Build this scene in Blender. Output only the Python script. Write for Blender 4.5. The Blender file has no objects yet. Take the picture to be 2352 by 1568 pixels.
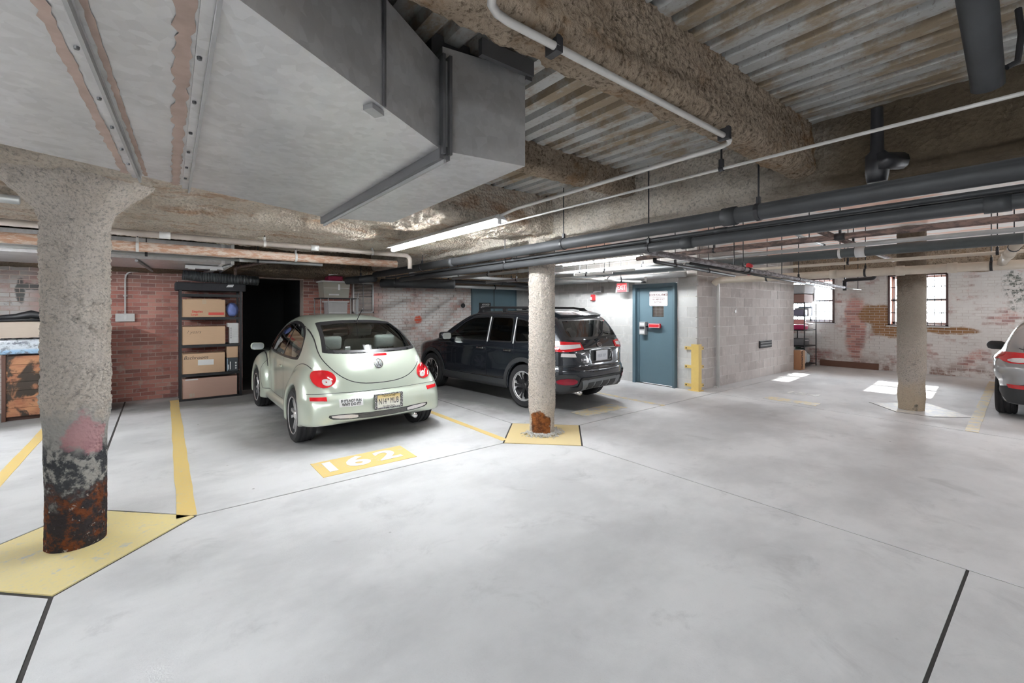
import bpy, bmesh, math, random
import numpy as np
from mathutils import Vector, Matrix
from mathutils.bvhtree import BVHTree
from mathutils.geometry import delaunay_2d_cdt
S = bpy.context.scene
COL = S.collection
random.seed(7)
R = math.radians

# ---------------- camera, world, sun, exposure ----------------
FPX, CXP, HYP, HCAM = 1015.0, 1176.0, 712.0, 1.56
cam = bpy.data.cameras.new('camera'); camo = bpy.data.objects.new('camera', cam); COL.objects.link(camo)
camo.location = (0, 0, HCAM); camo.rotation_euler = (R(90), 0, R(-38.55))
cam.sensor_width = 36; cam.lens = FPX / 2352 * 36; cam.shift_y = -72 / 2352; cam.clip_start = 0.05
S.camera = camo
S.view_settings.view_transform = 'Standard'; S.view_settings.look = 'None'
S.view_settings.exposure = 1.62; S.view_settings.gamma = 1.0; S.view_settings.use_curve_mapping = False
W = bpy.data.worlds.new('world'); S.world = W; W.use_nodes = True
W.node_tree.nodes['Background'].inputs[0].default_value = (0.93, 0.96, 1.0, 1)
W.node_tree.nodes['Background'].inputs[1].default_value = 18.0
sun = bpy.data.lights.new('sun', 'SUN'); sun.energy = 5; sun.angle = R(0.6); sun.color = (1, .97, .92)
suno = bpy.data.objects.new('sun', sun); COL.objects.link(suno)
suno.rotation_euler = Vector((3.2, 0.25, 1.75)).to_track_quat('Z', 'Y').to_euler()
S.cycles.max_bounces = 8; S.cycles.diffuse_bounces = 4; S.cycles.glossy_bounces = 4
S.cycles.transparent_max_bounces = 12; S.cycles.caustics_reflective = False; S.cycles.caustics_refractive = False
S.cycles.sample_clamp_indirect = 6.0
S.cycles.use_denoising = True
TUBE_E = 62.0      # strength of the fluorescent tubes

# ---------------- node materials ----------------
class NG:
    def __init__(s, name):
        s.m = bpy.data.materials.new(name); s.m.use_nodes = True
        s.t = s.m.node_tree; s.b = s.t.nodes['Principled BSDF']; s.out = s.t.nodes['Material Output']
    def node(s, typ, ins=None, **attrs):
        n = s.t.nodes.new(typ)
        for k, v in attrs.items(): setattr(n, k, v)
        for k, v in (ins or {}).items(): s.put(n.inputs[k], v)
        return n
    def put(s, sock, v):
        if hasattr(v, 'is_linked') or isinstance(v, bpy.types.NodeSocket): s.t.links.new(v, sock)
        elif isinstance(v, (tuple, list)):
            sock.default_value = (*v, 1) if (len(v) == 3 and sock.type == 'RGBA') else v
        else: sock.default_value = v
    def world(s): return s.node('ShaderNodeNewGeometry').outputs['Position']
    def obj(s): return s.node('ShaderNodeTexCoord').outputs['Object']
    def noise(s, vec, scale, detail=4, rough=.55, dist=0):
        return s.node('ShaderNodeTexNoise', {'Vector': vec, 'Scale': scale, 'Detail': detail, 'Roughness': rough, 'Distortion': dist}).outputs['Fac']
    def vor(s, vec, scale, out='Distance', rnd=1.0):
        return s.node('ShaderNodeTexVoronoi', {'Vector': vec, 'Scale': scale, 'Randomness': rnd}).outputs[out]
    def ss(s, v, a, b, lo=0.0, hi=1.0):
        return s.node('ShaderNodeMapRange', {'Value': v, 'From Min': a, 'From Max': b, 'To Min': lo, 'To Max': hi}, interpolation_type='SMOOTHSTEP').outputs[0]
    def mix(s, f, a, b):
        n = s.node('ShaderNodeMix', data_type='RGBA'); s.put(n.inputs[0], f); s.put(n.inputs[6], a); s.put(n.inputs[7], b)
        return n.outputs[2]
    def mth(s, op, a, b=0.0):
        n = s.node('ShaderNodeMath', operation=op); s.put(n.inputs[0], a); s.put(n.inputs[1], b); return n.outputs[0]
    def vmul(s, v, k):
        n = s.node('ShaderNodeVectorMath', operation='MULTIPLY'); s.put(n.inputs[0], v); n.inputs[1].default_value = k; return n.outputs[0]
    def sep(s, v):
        n = s.node('ShaderNodeSeparateXYZ'); s.put(n.inputs[0], v); return n.outputs
    def blob(s, v, c, r, amt=.35, scale=3.0, soft=.25):
        """1 inside a noisy ellipsoid centred c with radii r"""
        n = s.node('ShaderNodeVectorMath', operation='SUBTRACT'); s.put(n.inputs[0], v); n.inputs[1].default_value = c
        q = s.vmul(n.outputs[0], tuple(1 / x for x in r))
        l = s.node('ShaderNodeVectorMath', operation='LENGTH'); s.put(l.inputs[0], q)
        d = s.mth('ADD', l.outputs['Value'], s.mth('MULTIPLY', s.mth('SUBTRACT', s.noise(v, scale, 5, .6), .5), amt * 4))
        return s.ss(d, 1 - soft, 1 + soft, 1.0, 0.0)
    def bump(s, h, strength=.3, dist=.01):
        n = s.node('ShaderNodeBump', {'Height': h, 'Strength': strength, 'Distance': dist}); s.put(s.b.inputs['Normal'], n.outputs[0]); return n
    def rnd(s):
        a = s.node('ShaderNodeObjectInfo').outputs['Random']; b = s.node('ShaderNodeNewGeometry').outputs['Random Per Island']
        return s.mth('FRACT', s.mth('ADD', a, b))
    def fin(s, col=None, rough=.6, metal=0.0, **kw):
        if col is not None: s.put(s.b.inputs['Base Color'], col)
        s.put(s.b.inputs['Roughness'], rough); s.put(s.b.inputs['Metallic'], metal)
        for k, v in kw.items(): s.put(s.b.inputs[k.replace('_', ' ')], v)
        return s.m

def plain(name, col, rough=.6, metal=0.0, var=.12, scale=9, bump=.0, **kw):
    g = NG(name); p = g.obj(); n = g.noise(p, scale, 4)
    f = lambda k: tuple(min(1, c * k) for c in col)
    c = g.mix(n, f(1 - var), f(1 + var))
    if bump: g.bump(g.noise(p, scale * 8, 3), bump, .004)
    return g.fin(c, rough, metal, **kw)
def emit(name, col, e):
    g = NG(name); g.fin((0, 0, 0) if e > 2 else col, .5); g.put(g.b.inputs['Emission Color'], col); g.b.inputs['Emission Strength'].default_value = e
    return g.m

# ---------------- mesh building ----------------
class MB:
    def __init__(s): s.v = []; s.f = []
    def add(s, vs, fs):
        o = len(s.v); s.v += [tuple(p) for p in vs]; s.f += [tuple(i + o for i in f) for f in fs]; return s
    def box(s, x0, x1, y0, y1, z0, z1):
        return s.add([(x, y, z) for z in (z0, z1) for x, y in ((x0, y0), (x1, y0), (x1, y1), (x0, y1))],
                     [(3, 2, 1, 0), (4, 5, 6, 7), (0, 1, 5, 4), (1, 2, 6, 5), (2, 3, 7, 6), (3, 0, 4, 7)])
    def bbox(s, x0, x1, y0, y1, z0, z1, b=.01):
        """box with bevelled edges"""
        bm = bmesh.new(); bmesh.ops.create_cube(bm, size=1)
        for v in bm.verts: v.co = Vector(((x0 + x1) / 2 + v.co.x * (x1 - x0), (y0 + y1) / 2 + v.co.y * (y1 - y0), (z0 + z1) / 2 + v.co.z * (z1 - z0)))
        bmesh.ops.bevel(bm, geom=bm.edges[:], offset=b, segments=2, affect='EDGES', profile=.5)
        bm.verts.index_update(); s.add([v.co[:] for v in bm.verts], [[v.index for v in f.verts] for f in bm.faces]); bm.free(); return s
    def prism(s, poly, z0, z1):
        n = len(poly)
        return s.add([(x, y, z0) for x, y in poly] + [(x, y, z1) for x, y in poly],
                     [tuple(range(n))[::-1], tuple(range(n, 2 * n))] + [(i, (i + 1) % n, n + (i + 1) % n, n + i) for i in range(n)])
    def tube(s, pts, r, n=12, cap=True, bend=.0):
        pts = [Vector(p) for p in pts]
        if bend and len(pts) > 2:
            q = [pts[0]]
            for a, b, c in zip(pts, pts[1:], pts[2:]):
                d0 = (a - b).normalized() * min(bend, (a - b).length * .45); d1 = (c - b).normalized() * min(bend, (c - b).length * .45)
                for t in (0, .25, .5, .75, 1): q.append((b + d0) * (1 - t) ** 2 + 2 * b * t * (1 - t) + (b + d1) * t * t)
            pts = q + [pts[-1]]
        rs = r if isinstance(r, (list, tuple)) else [r] * len(pts)
        vs = []; up = None
        for i, p in enumerate(pts):
            t = ((pts[min(i + 1, len(pts) - 1)] - p).normalized() + (p - pts[max(i - 1, 0)]).normalized()).normalized()
            if up is None: up = t.orthogonal().normalized()
            a = (up - t * up.dot(t)).normalized(); up = a; b = t.cross(a)
            vs += [p + (a * math.cos(k * 2 * math.pi / n) + b * math.sin(k * 2 * math.pi / n)) * rs[i] for k in range(n)]
        fs = [(i * n + k, i * n + (k + 1) % n, (i + 1) * n + (k + 1) % n, (i + 1) * n + k) for i in range(len(pts) - 1) for k in range(n)]
        if cap: fs += [tuple(range(n))[::-1], tuple((len(pts) - 1) * n + k for k in range(n))]
        return s.add(vs, fs)
    def lathe(s, prof, n=24, c=(0, 0, 0), axis='z', closed=False):
        vs = []; m = len(prof)
        for k in range(n):
            a = 2 * math.pi * k / n
            for r, h in prof:
                p = (r * math.cos(a), r * math.sin(a), h)
                if axis == 'y': p = (p[0], p[2], p[1])
                if axis == 'x': p = (p[2], p[0], p[1])
                vs.append((p[0] + c[0], p[1] + c[1], p[2] + c[2]))
        fs = []
        for k in range(n):
            for j in range(m if closed else m - 1):
                a, b = k * m + j, k * m + (j + 1) % m; c2, d = ((k + 1) % n) * m + (j + 1) % m, ((k + 1) % n) * m + j
                fs.append((a, d, c2, b) if axis != 'y' else (a, b, c2, d))
        return s.add(vs, fs)
    def xf(s, M, start=0):
        s.v[start:] = [tuple(M @ Vector(p)) for p in s.v[start:]]; return s
    def build(s, name, mat, parent=None, smooth=False, loc=None, auto=None):
        me = bpy.data.meshes.new(name); me.from_pydata(s.v, [], s.f); me.update()
        if mat: me.materials.append(mat)
        if smooth: me.shade_smooth()
        if auto is not None:
            me.shade_smooth(); me.set_sharp_from_angle(angle=R(auto))
        return link(name, me, parent, loc)
def link(name, me, parent=None, loc=None):
    o = bpy.data.objects.new(name, me); COL.objects.link(o)
    if parent: o.parent = parent
    if loc is not None: o.location = loc
    return o
def empty(name, loc=(0, 0, 0), rz=0.0, **kw):
    o = bpy.data.objects.new(name, None); COL.objects.link(o); o.location = loc; o.rotation_euler.z = rz; o.empty_display_size = .1
    return tag(o, **kw)
def tag(o, label=None, cat=None, group=None, kind=None):
    if label: o['label'] = label
    if cat: o['category'] = cat
    if group: o['group'] = group
    if kind: o['kind'] = kind
    return o
def copy_tree(o, parent=None):
    c = o.copy(); COL.objects.link(c)
    if parent: c.parent = parent
    for ch in o.children: copy_tree(ch, c)
    return c
def nparr(name, V, Fq, mat, parent=None, smooth=True):
    me = bpy.data.meshes.new(name); me.from_pydata(V.tolist() if hasattr(V, 'tolist') else V, [], Fq.tolist() if hasattr(Fq, 'tolist') else Fq); me.update()
    me.materials.append(mat)
    if smooth: me.shade_smooth()
    return link(name, me, parent)
def text(name, s, size, mat, M, parent=None, ext=.001, align='CENTER', bold=0.0, sx=1.0, shear=0.0):
    c = bpy.data.curves.new(name, 'FONT'); c.body = s; c.size = size; c.extrude = ext; c.align_x = align; c.align_y = 'CENTER'
    c.offset = bold; c.shear = shear; c.resolution_u = 3; c.space_line = .9
    o = bpy.data.objects.new(name, c); COL.objects.link(o)
    me = bpy.data.meshes.new_from_object(o); bpy.data.objects.remove(o); me.materials.clear(); me.materials.append(mat)
    me.transform(M @ Matrix.Diagonal((sx, 1, 1, 1)))
    return link(name, me, parent)
def frame(o, x, y):
    """matrix whose local x -> x, y -> y, origin o"""
    x = Vector(x).normalized(); y = Vector(y).normalized(); z = x.cross(y)
    m = Matrix((x, y, z)).transposed().to_4x4(); m.translation = Vector(o); return m

# ---------------- numpy value noise ----------------
_rs = np.random.RandomState(3); _T = _rs.rand(64, 64, 64)
def vn(P):
    i = np.floor(P).astype(int); f = P - i; f = f * f * (3 - 2 * f); i &= 63; j = (i + 1) & 63
    x0, y0, z0 = i.T; x1, y1, z1 = j.T; fx, fy, fz = f.T
    a = _T[x0, y0, z0] * (1 - fx) + _T[x1, y0, z0] * fx; b = _T[x0, y1, z0] * (1 - fx) + _T[x1, y1, z0] * fx
    c = _T[x0, y0, z1] * (1 - fx) + _T[x1, y0, z1] * fx; d = _T[x0, y1, z1] * (1 - fx) + _T[x1, y1, z1] * fx
    return ((a * (1 - fy) + b * fy) * (1 - fz) + (c * (1 - fy) + d * fy) * fz) * 2 - 1
def fbm(P, s, o=4, g=.5):
    P = np.asarray(P, float) * s; r = 0; a = 1; t = 0
    for k in range(o): r = r + a * vn(P + 17.3 * k); t += a; a *= g; P = P * 2.03
    return r / t
def grid_faces(n, m, closed=False):
    k = np.arange((n - 1) * (m if closed else m - 1)); mm = m if closed else m - 1
    i, j = k // mm, k % mm; j2 = (j + 1) % m
    return np.stack([i * m + j, i * m + j2, (i + 1) * m + j2, (i + 1) * m + j], 1)
def dens(poly, step, closed=False):
    out = []; P = poly + [poly[0]] if closed else poly
    for a, b in zip(P, P[1:]):
        n = max(1, int(math.dist(a, b) / step)); out += [tuple(a[i] + (b[i] - a[i]) * t / n for i in range(len(a))) for t in range(n)]
    return out if closed else out + [tuple(P[-1])]
def rough_sweep(name, prof, axis, a0, a1, step, amp, mat, parent=None, sc=6.0, soft=0.0, low=0.0):
    """open profile (in the plane across the axis, 2nd coord = z) swept along the axis ('x' or 'y'), displaced by noise"""
    pr = np.array(dens(prof, step)); k = len(pr)
    if soft:
        q = pr.copy()
        for _ in range(int(soft)): q[1:-1] = (q[:-2] + q[2:] + 2 * q[1:-1]) / 4
        pr = q
    T = np.gradient(pr, axis=0); T /= np.linalg.norm(T, axis=1)[:, None] + 1e-9; N2 = np.stack([T[:, 1], -T[:, 0]], 1)
    n = max(2, int((a1 - a0) / step)); A = np.linspace(a0, a1, n)
    P = np.zeros((n, k, 3)); N = np.zeros((n, k, 3)); ia, ip = (0, 1) if axis == 'x' else (1, 0)
    P[:, :, ia] = A[:, None]; P[:, :, ip] = pr[:, 0]; P[:, :, 2] = pr[:, 1]; N[:, :, ip] = N2[:, 0]; N[:, :, 2] = N2[:, 1]
    P = P.reshape(-1, 3); N = N.reshape(-1, 3)
    d = fbm(P, sc, 5, .6) * amp
    if low: d = d + fbm(P + 5, 1.6, 2) * low
    P = P + N * d[:, None]
    return nparr(name, P, grid_faces(n, k), mat, parent)
def rrect(w, h, r, n=5):
    return [(sx * (w / 2 - r) + r * math.cos(a), sy * (h / 2 - r) + r * math.sin(a)) for (sx, sy, a0) in ((1, 1, 0), (-1, 1, 90), (-1, -1, 180), (1, -1, 270)) for a in [R(a0 + 90 * k / n) for k in range(n + 1)]]
def ringpoly(w, h, r, t):
    a = rrect(w, h, r); c = rrect(w - 2 * t, h - 2 * t, max(.004, r - t)); n = len(a)
    return MB().add([(x, y, 0) for x, y in a + c] , [(i, (i + 1) % n, n + (i + 1) % n, n + i) for i in range(n)])
# ---------------- materials of the place ----------------
def spray_mat(name, base, dark, pits=.5, rust=None, scale=1.0, stripes=None):
    g = NG(name); p = g.world()
    n1 = g.noise(p, 2.2 * scale, 6, .65); n2 = g.noise(p, 40 * scale, 6, .75); v = g.vor(p, 34 * scale)
    c = g.mix(g.ss(n1, .42, .78), base, dark)
    c = g.mix(g.mth('MULTIPLY', g.ss(n2, .50, .64), pits), c, tuple(x * .40 for x in dark)); c = g.mix(g.mth('MULTIPLY', g.ss(g.noise(p, 19 * scale, 5, .7, .8), .56, .66), pits * .8), c, tuple(x * .35 for x in dark))
    if rust: 
        q = g.vmul(p, (.6, 2.6, 2.6)) if stripes == 'x' else g.vmul(p, (2.6, .6, 2.6)) if stripes == 'y' else p
        c = g.mix(g.mth('MULTIPLY', g.ss(g.noise(q, 2.3, 6, .7), .50, .68), .75), c, rust)
    g.bump(g.mth('ADD', g.mth('MULTIPLY', n2, 1.0), g.mth('MULTIPLY', v, .8)), 1.0, .05)
    return g, c, p
g, c, p = spray_mat('spray_cream', (.86, .79, .70), (.66, .56, .45)); M_SPRAY = g.fin(c, .95, Specular_IOR_Level=.1)
g, c, p = spray_mat('spray_girder', (.90, .80, .68), (.74, .61, .48), .45, (.56, .32, .17), 1.0, 'x'); M_SPRAYG = g.fin(c, .95, Specular_IOR_Level=.1)
g, c, p = spray_mat('spray_tan', (.56, .45, .34), (.32, .235, .16), .8, (.36, .21, .10)); M_TAN = g.fin(c, .95, Specular_IOR_Level=.1)
g, c, p = spray_mat('spray_brown', (.30, .23, .16), (.15, .11, .08), .7, (.34, .21, .11)); M_BROWN = g.fin(c, .95)

def column_mat(name, kind):
    g, c, p = spray_mat(name, (.95, .855, .76), (.86, .75, .64), .55, None, 1.35)
    s = g.sep(p); z = s['Z']; nz = g.noise(p, 4.5, 6, .65); zz = g.mth('ADD', z, g.mth('MULTIPLY', g.mth('SUBTRACT', nz, .5), .55))
    b = g.noise(p, 11, 6, .7)
    if kind == 'left':
        c = g.mix(g.ss(zz, .80, .98, 1, 0), c, (.62, .60, .56))
        c = g.mix(g.mth('MULTIPLY', g.ss(zz, .58, .76, 1, 0), g.ss(b, .40, .52)), c, (.10, .105, .115))
        pk = g.mth('MULTIPLY', g.blob(p, (-.37, 3.98, .74), (.12, .14, .11), .8, 9), .7); c = g.mix(pk, c, (.86, .42, .45))
        low = g.ss(zz, .30, .42, 1, 0)
        rc = g.mix(g.ss(b, .45, .60), (.07, .06, .065), (.30, .10, .045)); rc = g.mix(g.ss(g.noise(p, 24, 5, .7), .60, .68), rc, (.68, .62, .56))
        c = g.mix(low, c, rc)
    elif kind == 'mid':
        rc = g.mix(g.ss(b, .38, .62), (.16, .065, .03), (.48, .17, .055)); q = g.blob(p, (3.60, 3.98, .13), (.20, .22, .19), .30, 6, .07)
        c = g.mix(q, c, rc)
    else:
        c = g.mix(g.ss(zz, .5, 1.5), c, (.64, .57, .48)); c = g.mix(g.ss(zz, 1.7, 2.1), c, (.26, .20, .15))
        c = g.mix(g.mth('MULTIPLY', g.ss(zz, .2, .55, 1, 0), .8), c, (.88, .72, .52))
        c = g.mix(g.blob(p, (8.9, 1.3, .06), (.2, .2, .09), .5, 8), c, (.16, .14, .11))
    return g.fin(c, .95, Specular_IOR_Level=.1)

def concrete():
    g = NG('concrete_floor'); p = g.world()
    c = g.mix(g.ss(g.noise(g.vmul(p, (1, 1.4, 1)), .9, 7, .62), .34, .62), (.60, .60, .61), (.74, .74, .75))
    c = g.mix(g.mth('MULTIPLY', g.ss(g.noise(p, 2.3, 6, .7, .6), .54, .74), .45), c, (.42, .42, .43))
    c = g.mix(g.mth('MULTIPLY', g.ss(g.noise(p, 150, 2), .62, .75), .25), c, (.38, .38, .39))
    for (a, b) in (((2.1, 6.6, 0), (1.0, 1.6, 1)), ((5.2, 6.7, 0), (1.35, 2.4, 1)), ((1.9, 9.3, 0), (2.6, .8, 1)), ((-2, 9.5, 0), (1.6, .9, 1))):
        c = g.mix(g.mth('MULTIPLY', g.blob(p, a, b, .18, 1.6, .3), .82), c, (.17, .17, .165))  # under the cars: oil stain and car shade painted in together
    for (a, b, k) in (((1.5, 1.9, 0), (1.1, .5, 1), .35), ((6.0, 3.0, 0), (1.6, .6, 1), .4), ((5.8, .9, 0), (1.2, .7, 1), .3), ((1.0, 5.9, 0), (.8, .7, 1), .25)):
        c = g.mix(g.mth('MULTIPLY', g.blob(p, a, b, .35, 2.0, .5), k), c, (.36, .36, .37))
    sp = g.ss(g.vor(p, 2.1), .0, .035, 1, 0); c = g.mix(g.mth('MULTIPLY', sp, .8), c, (.12, .12, .12))
    g.bump(g.mth('ADD', g.noise(p, 90, 4, .6), g.mth('MULTIPLY', g.noise(p, 9, 3), .8)), .12, .01)
    return g.fin(c, g.ss(g.noise(p, 3, 4), .3, .7, .60, .80), Specular_IOR_Level=.3)
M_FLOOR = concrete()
M_JOINT = plain('joint_filler', (.05, .047, .045), .9, bump=.3)
def paint(name, col, wear, under=(.60, .60, .60)):
    g = NG(name); p = g.world(); w = g.mth('MAXIMUM', g.ss(g.noise(p, 7, 7, .7), .66 - wear * .3, .74 - wear * .2), g.mth('MULTIPLY', g.ss(g.noise(p, 45, 4, .7), .5, .7), wear))
    c = g.mix(g.ss(g.noise(p, 2, 4), .3, .7), col, tuple(x * .92 + .05 for x in col)); return g.fin(g.mix(w, c, under), .55)
M_YEL = paint('yellow_floor_paint', (.84, .62, .22), .25); M_YEL2 = paint('faded_yellow_paint', (.78, .65, .38), .75)
M_PAD = paint('yellow_pad_paint', (.84, .70, .33), .35); M_PADMID = paint('new_yellow_pad_paint', (.82, .66, .34), .04); M_PADR = paint('faded_pad_paint', (.80, .76, .66), .9)
M_WHITEP = paint('white_floor_paint', (.90, .90, .89), .12, (.8, .65, .35)); M_WHITEW = paint('worn_white_paint', (.88, .88, .86), .5)

def brick_mat(name, side):
    g = NG(name); p = g.world(); r = g.rnd(); s = g.sep(p)
    red = g.node('ShaderNodeValToRGB'); red.color_ramp.elements[0].color = (.34, .09, .075, 1); red.color_ramp.elements[1].color = (.64, .30, .24, 1)
    e = red.color_ramp.elements.new(.15); e.color = (.24, .075, .07, 1); e = red.color_ramp.elements.new(.5); e.color = (.50, .165, .135, 1); g.put(red.inputs[0], r); c = red.outputs[0]
    c = g.mix(g.mth('MULTIPLY', g.noise(p, 30, 5, .7), .45), c, (.60, .42, .36))
    if side == 'back':
        c = g.mix(g.mth('MULTIPLY', g.ss(g.noise(p, 5, 6, .7), .56, .66), .55), c, (.66, .56, .50))
        ww = g.mth('MAXIMUM', g.ss(s['X'], 3.6, 4.3), g.ss(s['X'], -1.75, -1.25, 1, 0))
        wn = g.mth('MULTIPLY', ww, g.ss(g.mth('ADD', g.noise(p, 1.7, 6, .65), g.mth('MULTIPLY', r, .16)), .86, .54))
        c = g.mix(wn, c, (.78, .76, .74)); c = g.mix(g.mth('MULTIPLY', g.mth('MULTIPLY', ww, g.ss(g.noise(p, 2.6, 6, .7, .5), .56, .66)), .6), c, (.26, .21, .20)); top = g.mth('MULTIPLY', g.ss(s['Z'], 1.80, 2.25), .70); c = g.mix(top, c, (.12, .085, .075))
        c = g.mix(g.blob(p, (5.0, 10, 1.33), (.10, .3, .09), .25, 14, .3), c, (.85, .16, .09))
        gr = g.mth('MAXIMUM', g.blob(p, (-1.68, 10, 1.85), (.05, .3, .2), .3, 12, .2), g.blob(p, (-1.54, 10, 1.93), (.17, .3, .05), .3, 12, .2)); c = g.mix(g.mth('MULTIPLY', gr, .85), c, (.07, .08, .08))
    else:
        wn = g.ss(g.mth('ADD', g.noise(p, 1.9, 7, .68), g.mth('MULTIPLY', g.mth('SUBTRACT', r, .5), .14)), .30, .50)
        band = g.blob(p, (14.6, 3.55, 1.15), (1, .24, .85), .25, 3, .3); wn = g.mth('MULTIPLY', g.mth('ADD', g.mth('MULTIPLY', wn, .8), .17), g.ss(band, 0, 1, 1, .12))
        c = g.mix(wn, c, g.mix(g.noise(p, 5, 5), (.66, .63, .61), (.84, .82, .80)))
        st = g.mth('MAXIMUM', g.blob(p, (14.6, 3.12, 1.45), (1, .36, .27), .25, 3.5, .15), g.blob(p, (14.6, 2.86, 1.10), (1, .36, .26), .25, 3.5, .15))
        st = g.mth('MAXIMUM', st, g.blob(p, (14.6, 1.75, 1.08), (1, .46, .10), .3, 4, .2)); c = g.mix(st, c, g.mix(g.noise(p, 16, 5), (.20, .10, .05), (.46, .25, .11)))
        gs = g.blob(p, (14.6, .7, 2.0), (1, .16, .42), .4, 4, .3); c = g.mix(g.mth('MULTIPLY', gs, g.ss(g.noise(p, 11, 5, .7), .45, .55)), c, (.17, .18, .16))
        c = g.mix(g.mth('MULTIPLY', g.ss(s['Z'], .05, .45, 1, 0), g.ss(g.noise(p, 4, 5), .45, .6)), c, (.30, .20, .17))
    g.bump(g.noise(p, 60, 5, .65), .5, .006)
    return g.fin(c, .9)
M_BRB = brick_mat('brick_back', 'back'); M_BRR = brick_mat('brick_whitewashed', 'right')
def mortar(name, col, dark):
    g = NG(name); p = g.world(); return g.fin(g.mix(g.ss(g.noise(p, 3, 6, .7), .4, .65), col, dark), .95)
M_MOB = mortar('mortar_back', (.66, .56, .50), (.42, .30, .26)); M_MOR = mortar('mortar_white', (.74, .70, .68), (.58, .52, .49)); M_MOC = mortar('mortar_block', (.74, .73, .71), (.62, .60, .57))
def cmu(name, a, b):
    g = NG(name); p = g.world(); r = g.rnd(); s = g.sep(p); c = g.mix(r, a, b)
    c = g.mix(g.mth('MULTIPLY', g.ss(g.noise(p, 7, 6, .7), .50, .68), .45), c, tuple(min(1, x * 1.25) for x in a))
    c = g.mix(g.mth('MULTIPLY', g.ss(g.noise(g.vmul(p, (3, 3, .8)), 2, 6, .7), .55, .75), .35), c, tuple(x * .6 for x in b))
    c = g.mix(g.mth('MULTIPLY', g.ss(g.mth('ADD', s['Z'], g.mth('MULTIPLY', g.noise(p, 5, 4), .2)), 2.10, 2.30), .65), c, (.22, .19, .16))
    g.bump(g.noise(p, 130, 4, .7), .5, .005); return g.fin(c, .95)
M_CMUD = cmu('block_door_wall', (.66, .66, .65), (.58, .58, .57)); M_CMUS = cmu('block_side_wall', (.62, .58, .56), (.50, .46, .445))
def galv(name, base, rough=.42, metal=.55):
    g = NG(name); p = g.world(); v = g.vor(p, 26, 'Color'); bw = g.sep(v)['X']
    c = g.mix(g.mth('MULTIPLY', bw, .5), base, tuple(x * .72 for x in base)); c = g.mix(g.mth('MULTIPLY', g.ss(g.noise(p, 2, 6, .65), .45, .7), .4), c, tuple(min(1, x * 1.3) for x in base))
    g.bump(g.noise(p, 1.2, 2), .15, .05); return g.fin(c, rough, metal)
M_GALV = galv('galvanised_sheet', (.60, .60, .61), .42, .70)
def deckm():
    g = NG('deck_metal'); p = g.world(); c = g.mix(g.ss(g.noise(g.vmul(p, (1.6, .9, 1)), 2, 7, .7), .44, .60), (.42, .42, .41), (.27, .21, .145))
    c = g.mix(g.mth('MULTIPLY', g.ss(g.noise(p, 40, 5, .7), .55, .68), .5), c, (.16, .12, .08)); return g.fin(c, .6, .15)
M_DECK = deckm()
M_PIPEB = plain('black_pipe', (.035, .037, .04), .55, .1, .5, 5, .15); M_PIPEG = plain('grey_pipe', (.42, .43, .43), .45, .3, .25, 4, .1)
M_PIPEW = plain('white_pipe', (.68, .68, .66), .4, .1, .15, 6); M_PIPEC = plain('cream_pipe', (.62, .55, .46), .5, 0, .2, 6, .1)
M_PIPET = plain('taupe_pipe', (.40, .35, .31), .5, .1, .3, 5)
M_CONDUIT = plain('conduit_steel', (.52, .51, .49), .4, .4, .15, 10)
def rustpipe(name, a, b):
    g = NG(name); p = g.world(); c = g.mix(g.ss(g.noise(g.vmul(p, (2, 2, 6)), 4, 6, .7), .42, .60), a, b); g.bump(g.noise(p, 60, 4), .3, .004); return g.fin(c, .7)
M_RUST = rustpipe('rusty_pipe', (.46, .27, .18), (.60, .50, .42)); M_RUSTD = rustpipe('dark_rusty_pipe', (.075, .055, .05), (.20, .13, .11))
M_BLACK = plain('black_metal', (.025, .025, .028), .45, .2); M_RUBBER = plain('rubber', (.022, .022, .024), .75, 0, .3, 30)
M_WHITE = plain('white_plastic', (.80, .80, .80), .4, 0, .03); M_OFFW = plain('off_white_metal', (.70, .70, .70), .5); M_DARKT = plain('dark_print', (.03, .03, .035), .6, 0, 0)
M_RED = plain('red_plastic', (.70, .04, .05), .35, 0, .1); M_CHROME = plain('chrome', (.80, .80, .82), .12, 1.0, .02); M_YSTEEL = plain('yellow_steel', (.82, .60, .20), .5, 0, .08, 12)
def carton(name, col):
    g = NG(name); p = g.obj(); c = g.mix(g.noise(g.vmul(p, (1, 1, 14)), 12, 3), tuple(x * .94 for x in col), tuple(x * 1.05 for x in col)); g.bump(g.noise(p, 30, 3), .1, .002); return g.fin(c, .85)
M_CARD = carton('cardboard', (.64, .44, .29)); M_CARD2 = carton('pinkish_cardboard', (.56, .37, .30)); M_CARD3 = carton('pale_cardboard', (.52, .44, .37))
M_BLUEDOOR = plain('blue_grey_door_paint', (.115, .185, .225), .5, 0, .08, 3, .05); M_BLUEFR = plain('blue_grey_frame_paint', (.095, .155, .19), .45, 0, .08, 3)
M_TUBE = emit('fluorescent_tube', (.94, .975, 1.0), TUBE_E)
def glassm(name, tint, refl=.12, rough=.0, alpha=.3):
    g = NG(name); tr = g.node('ShaderNodeBsdfTransparent', {'Color': tint}); gl = g.node('ShaderNodeBsdfGlossy', {'Color': (1, 1, 1), 'Roughness': rough})
    fr = g.node('ShaderNodeFresnel', {'IOR': 1.5}).outputs[0]; fc = g.mth('ADD', g.mth('MULTIPLY', fr, .9), refl * .3)
    mx = g.node('ShaderNodeMixShader'); g.put(mx.inputs[0], fc); g.put(mx.inputs[1], tr.outputs[0]); g.put(mx.inputs[2], gl.outputs[0]); g.put(g.out.inputs['Surface'], mx.outputs[0]); return g.m
M_WGLASS = glassm('window_glass', (.95, .97, .98))
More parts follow.
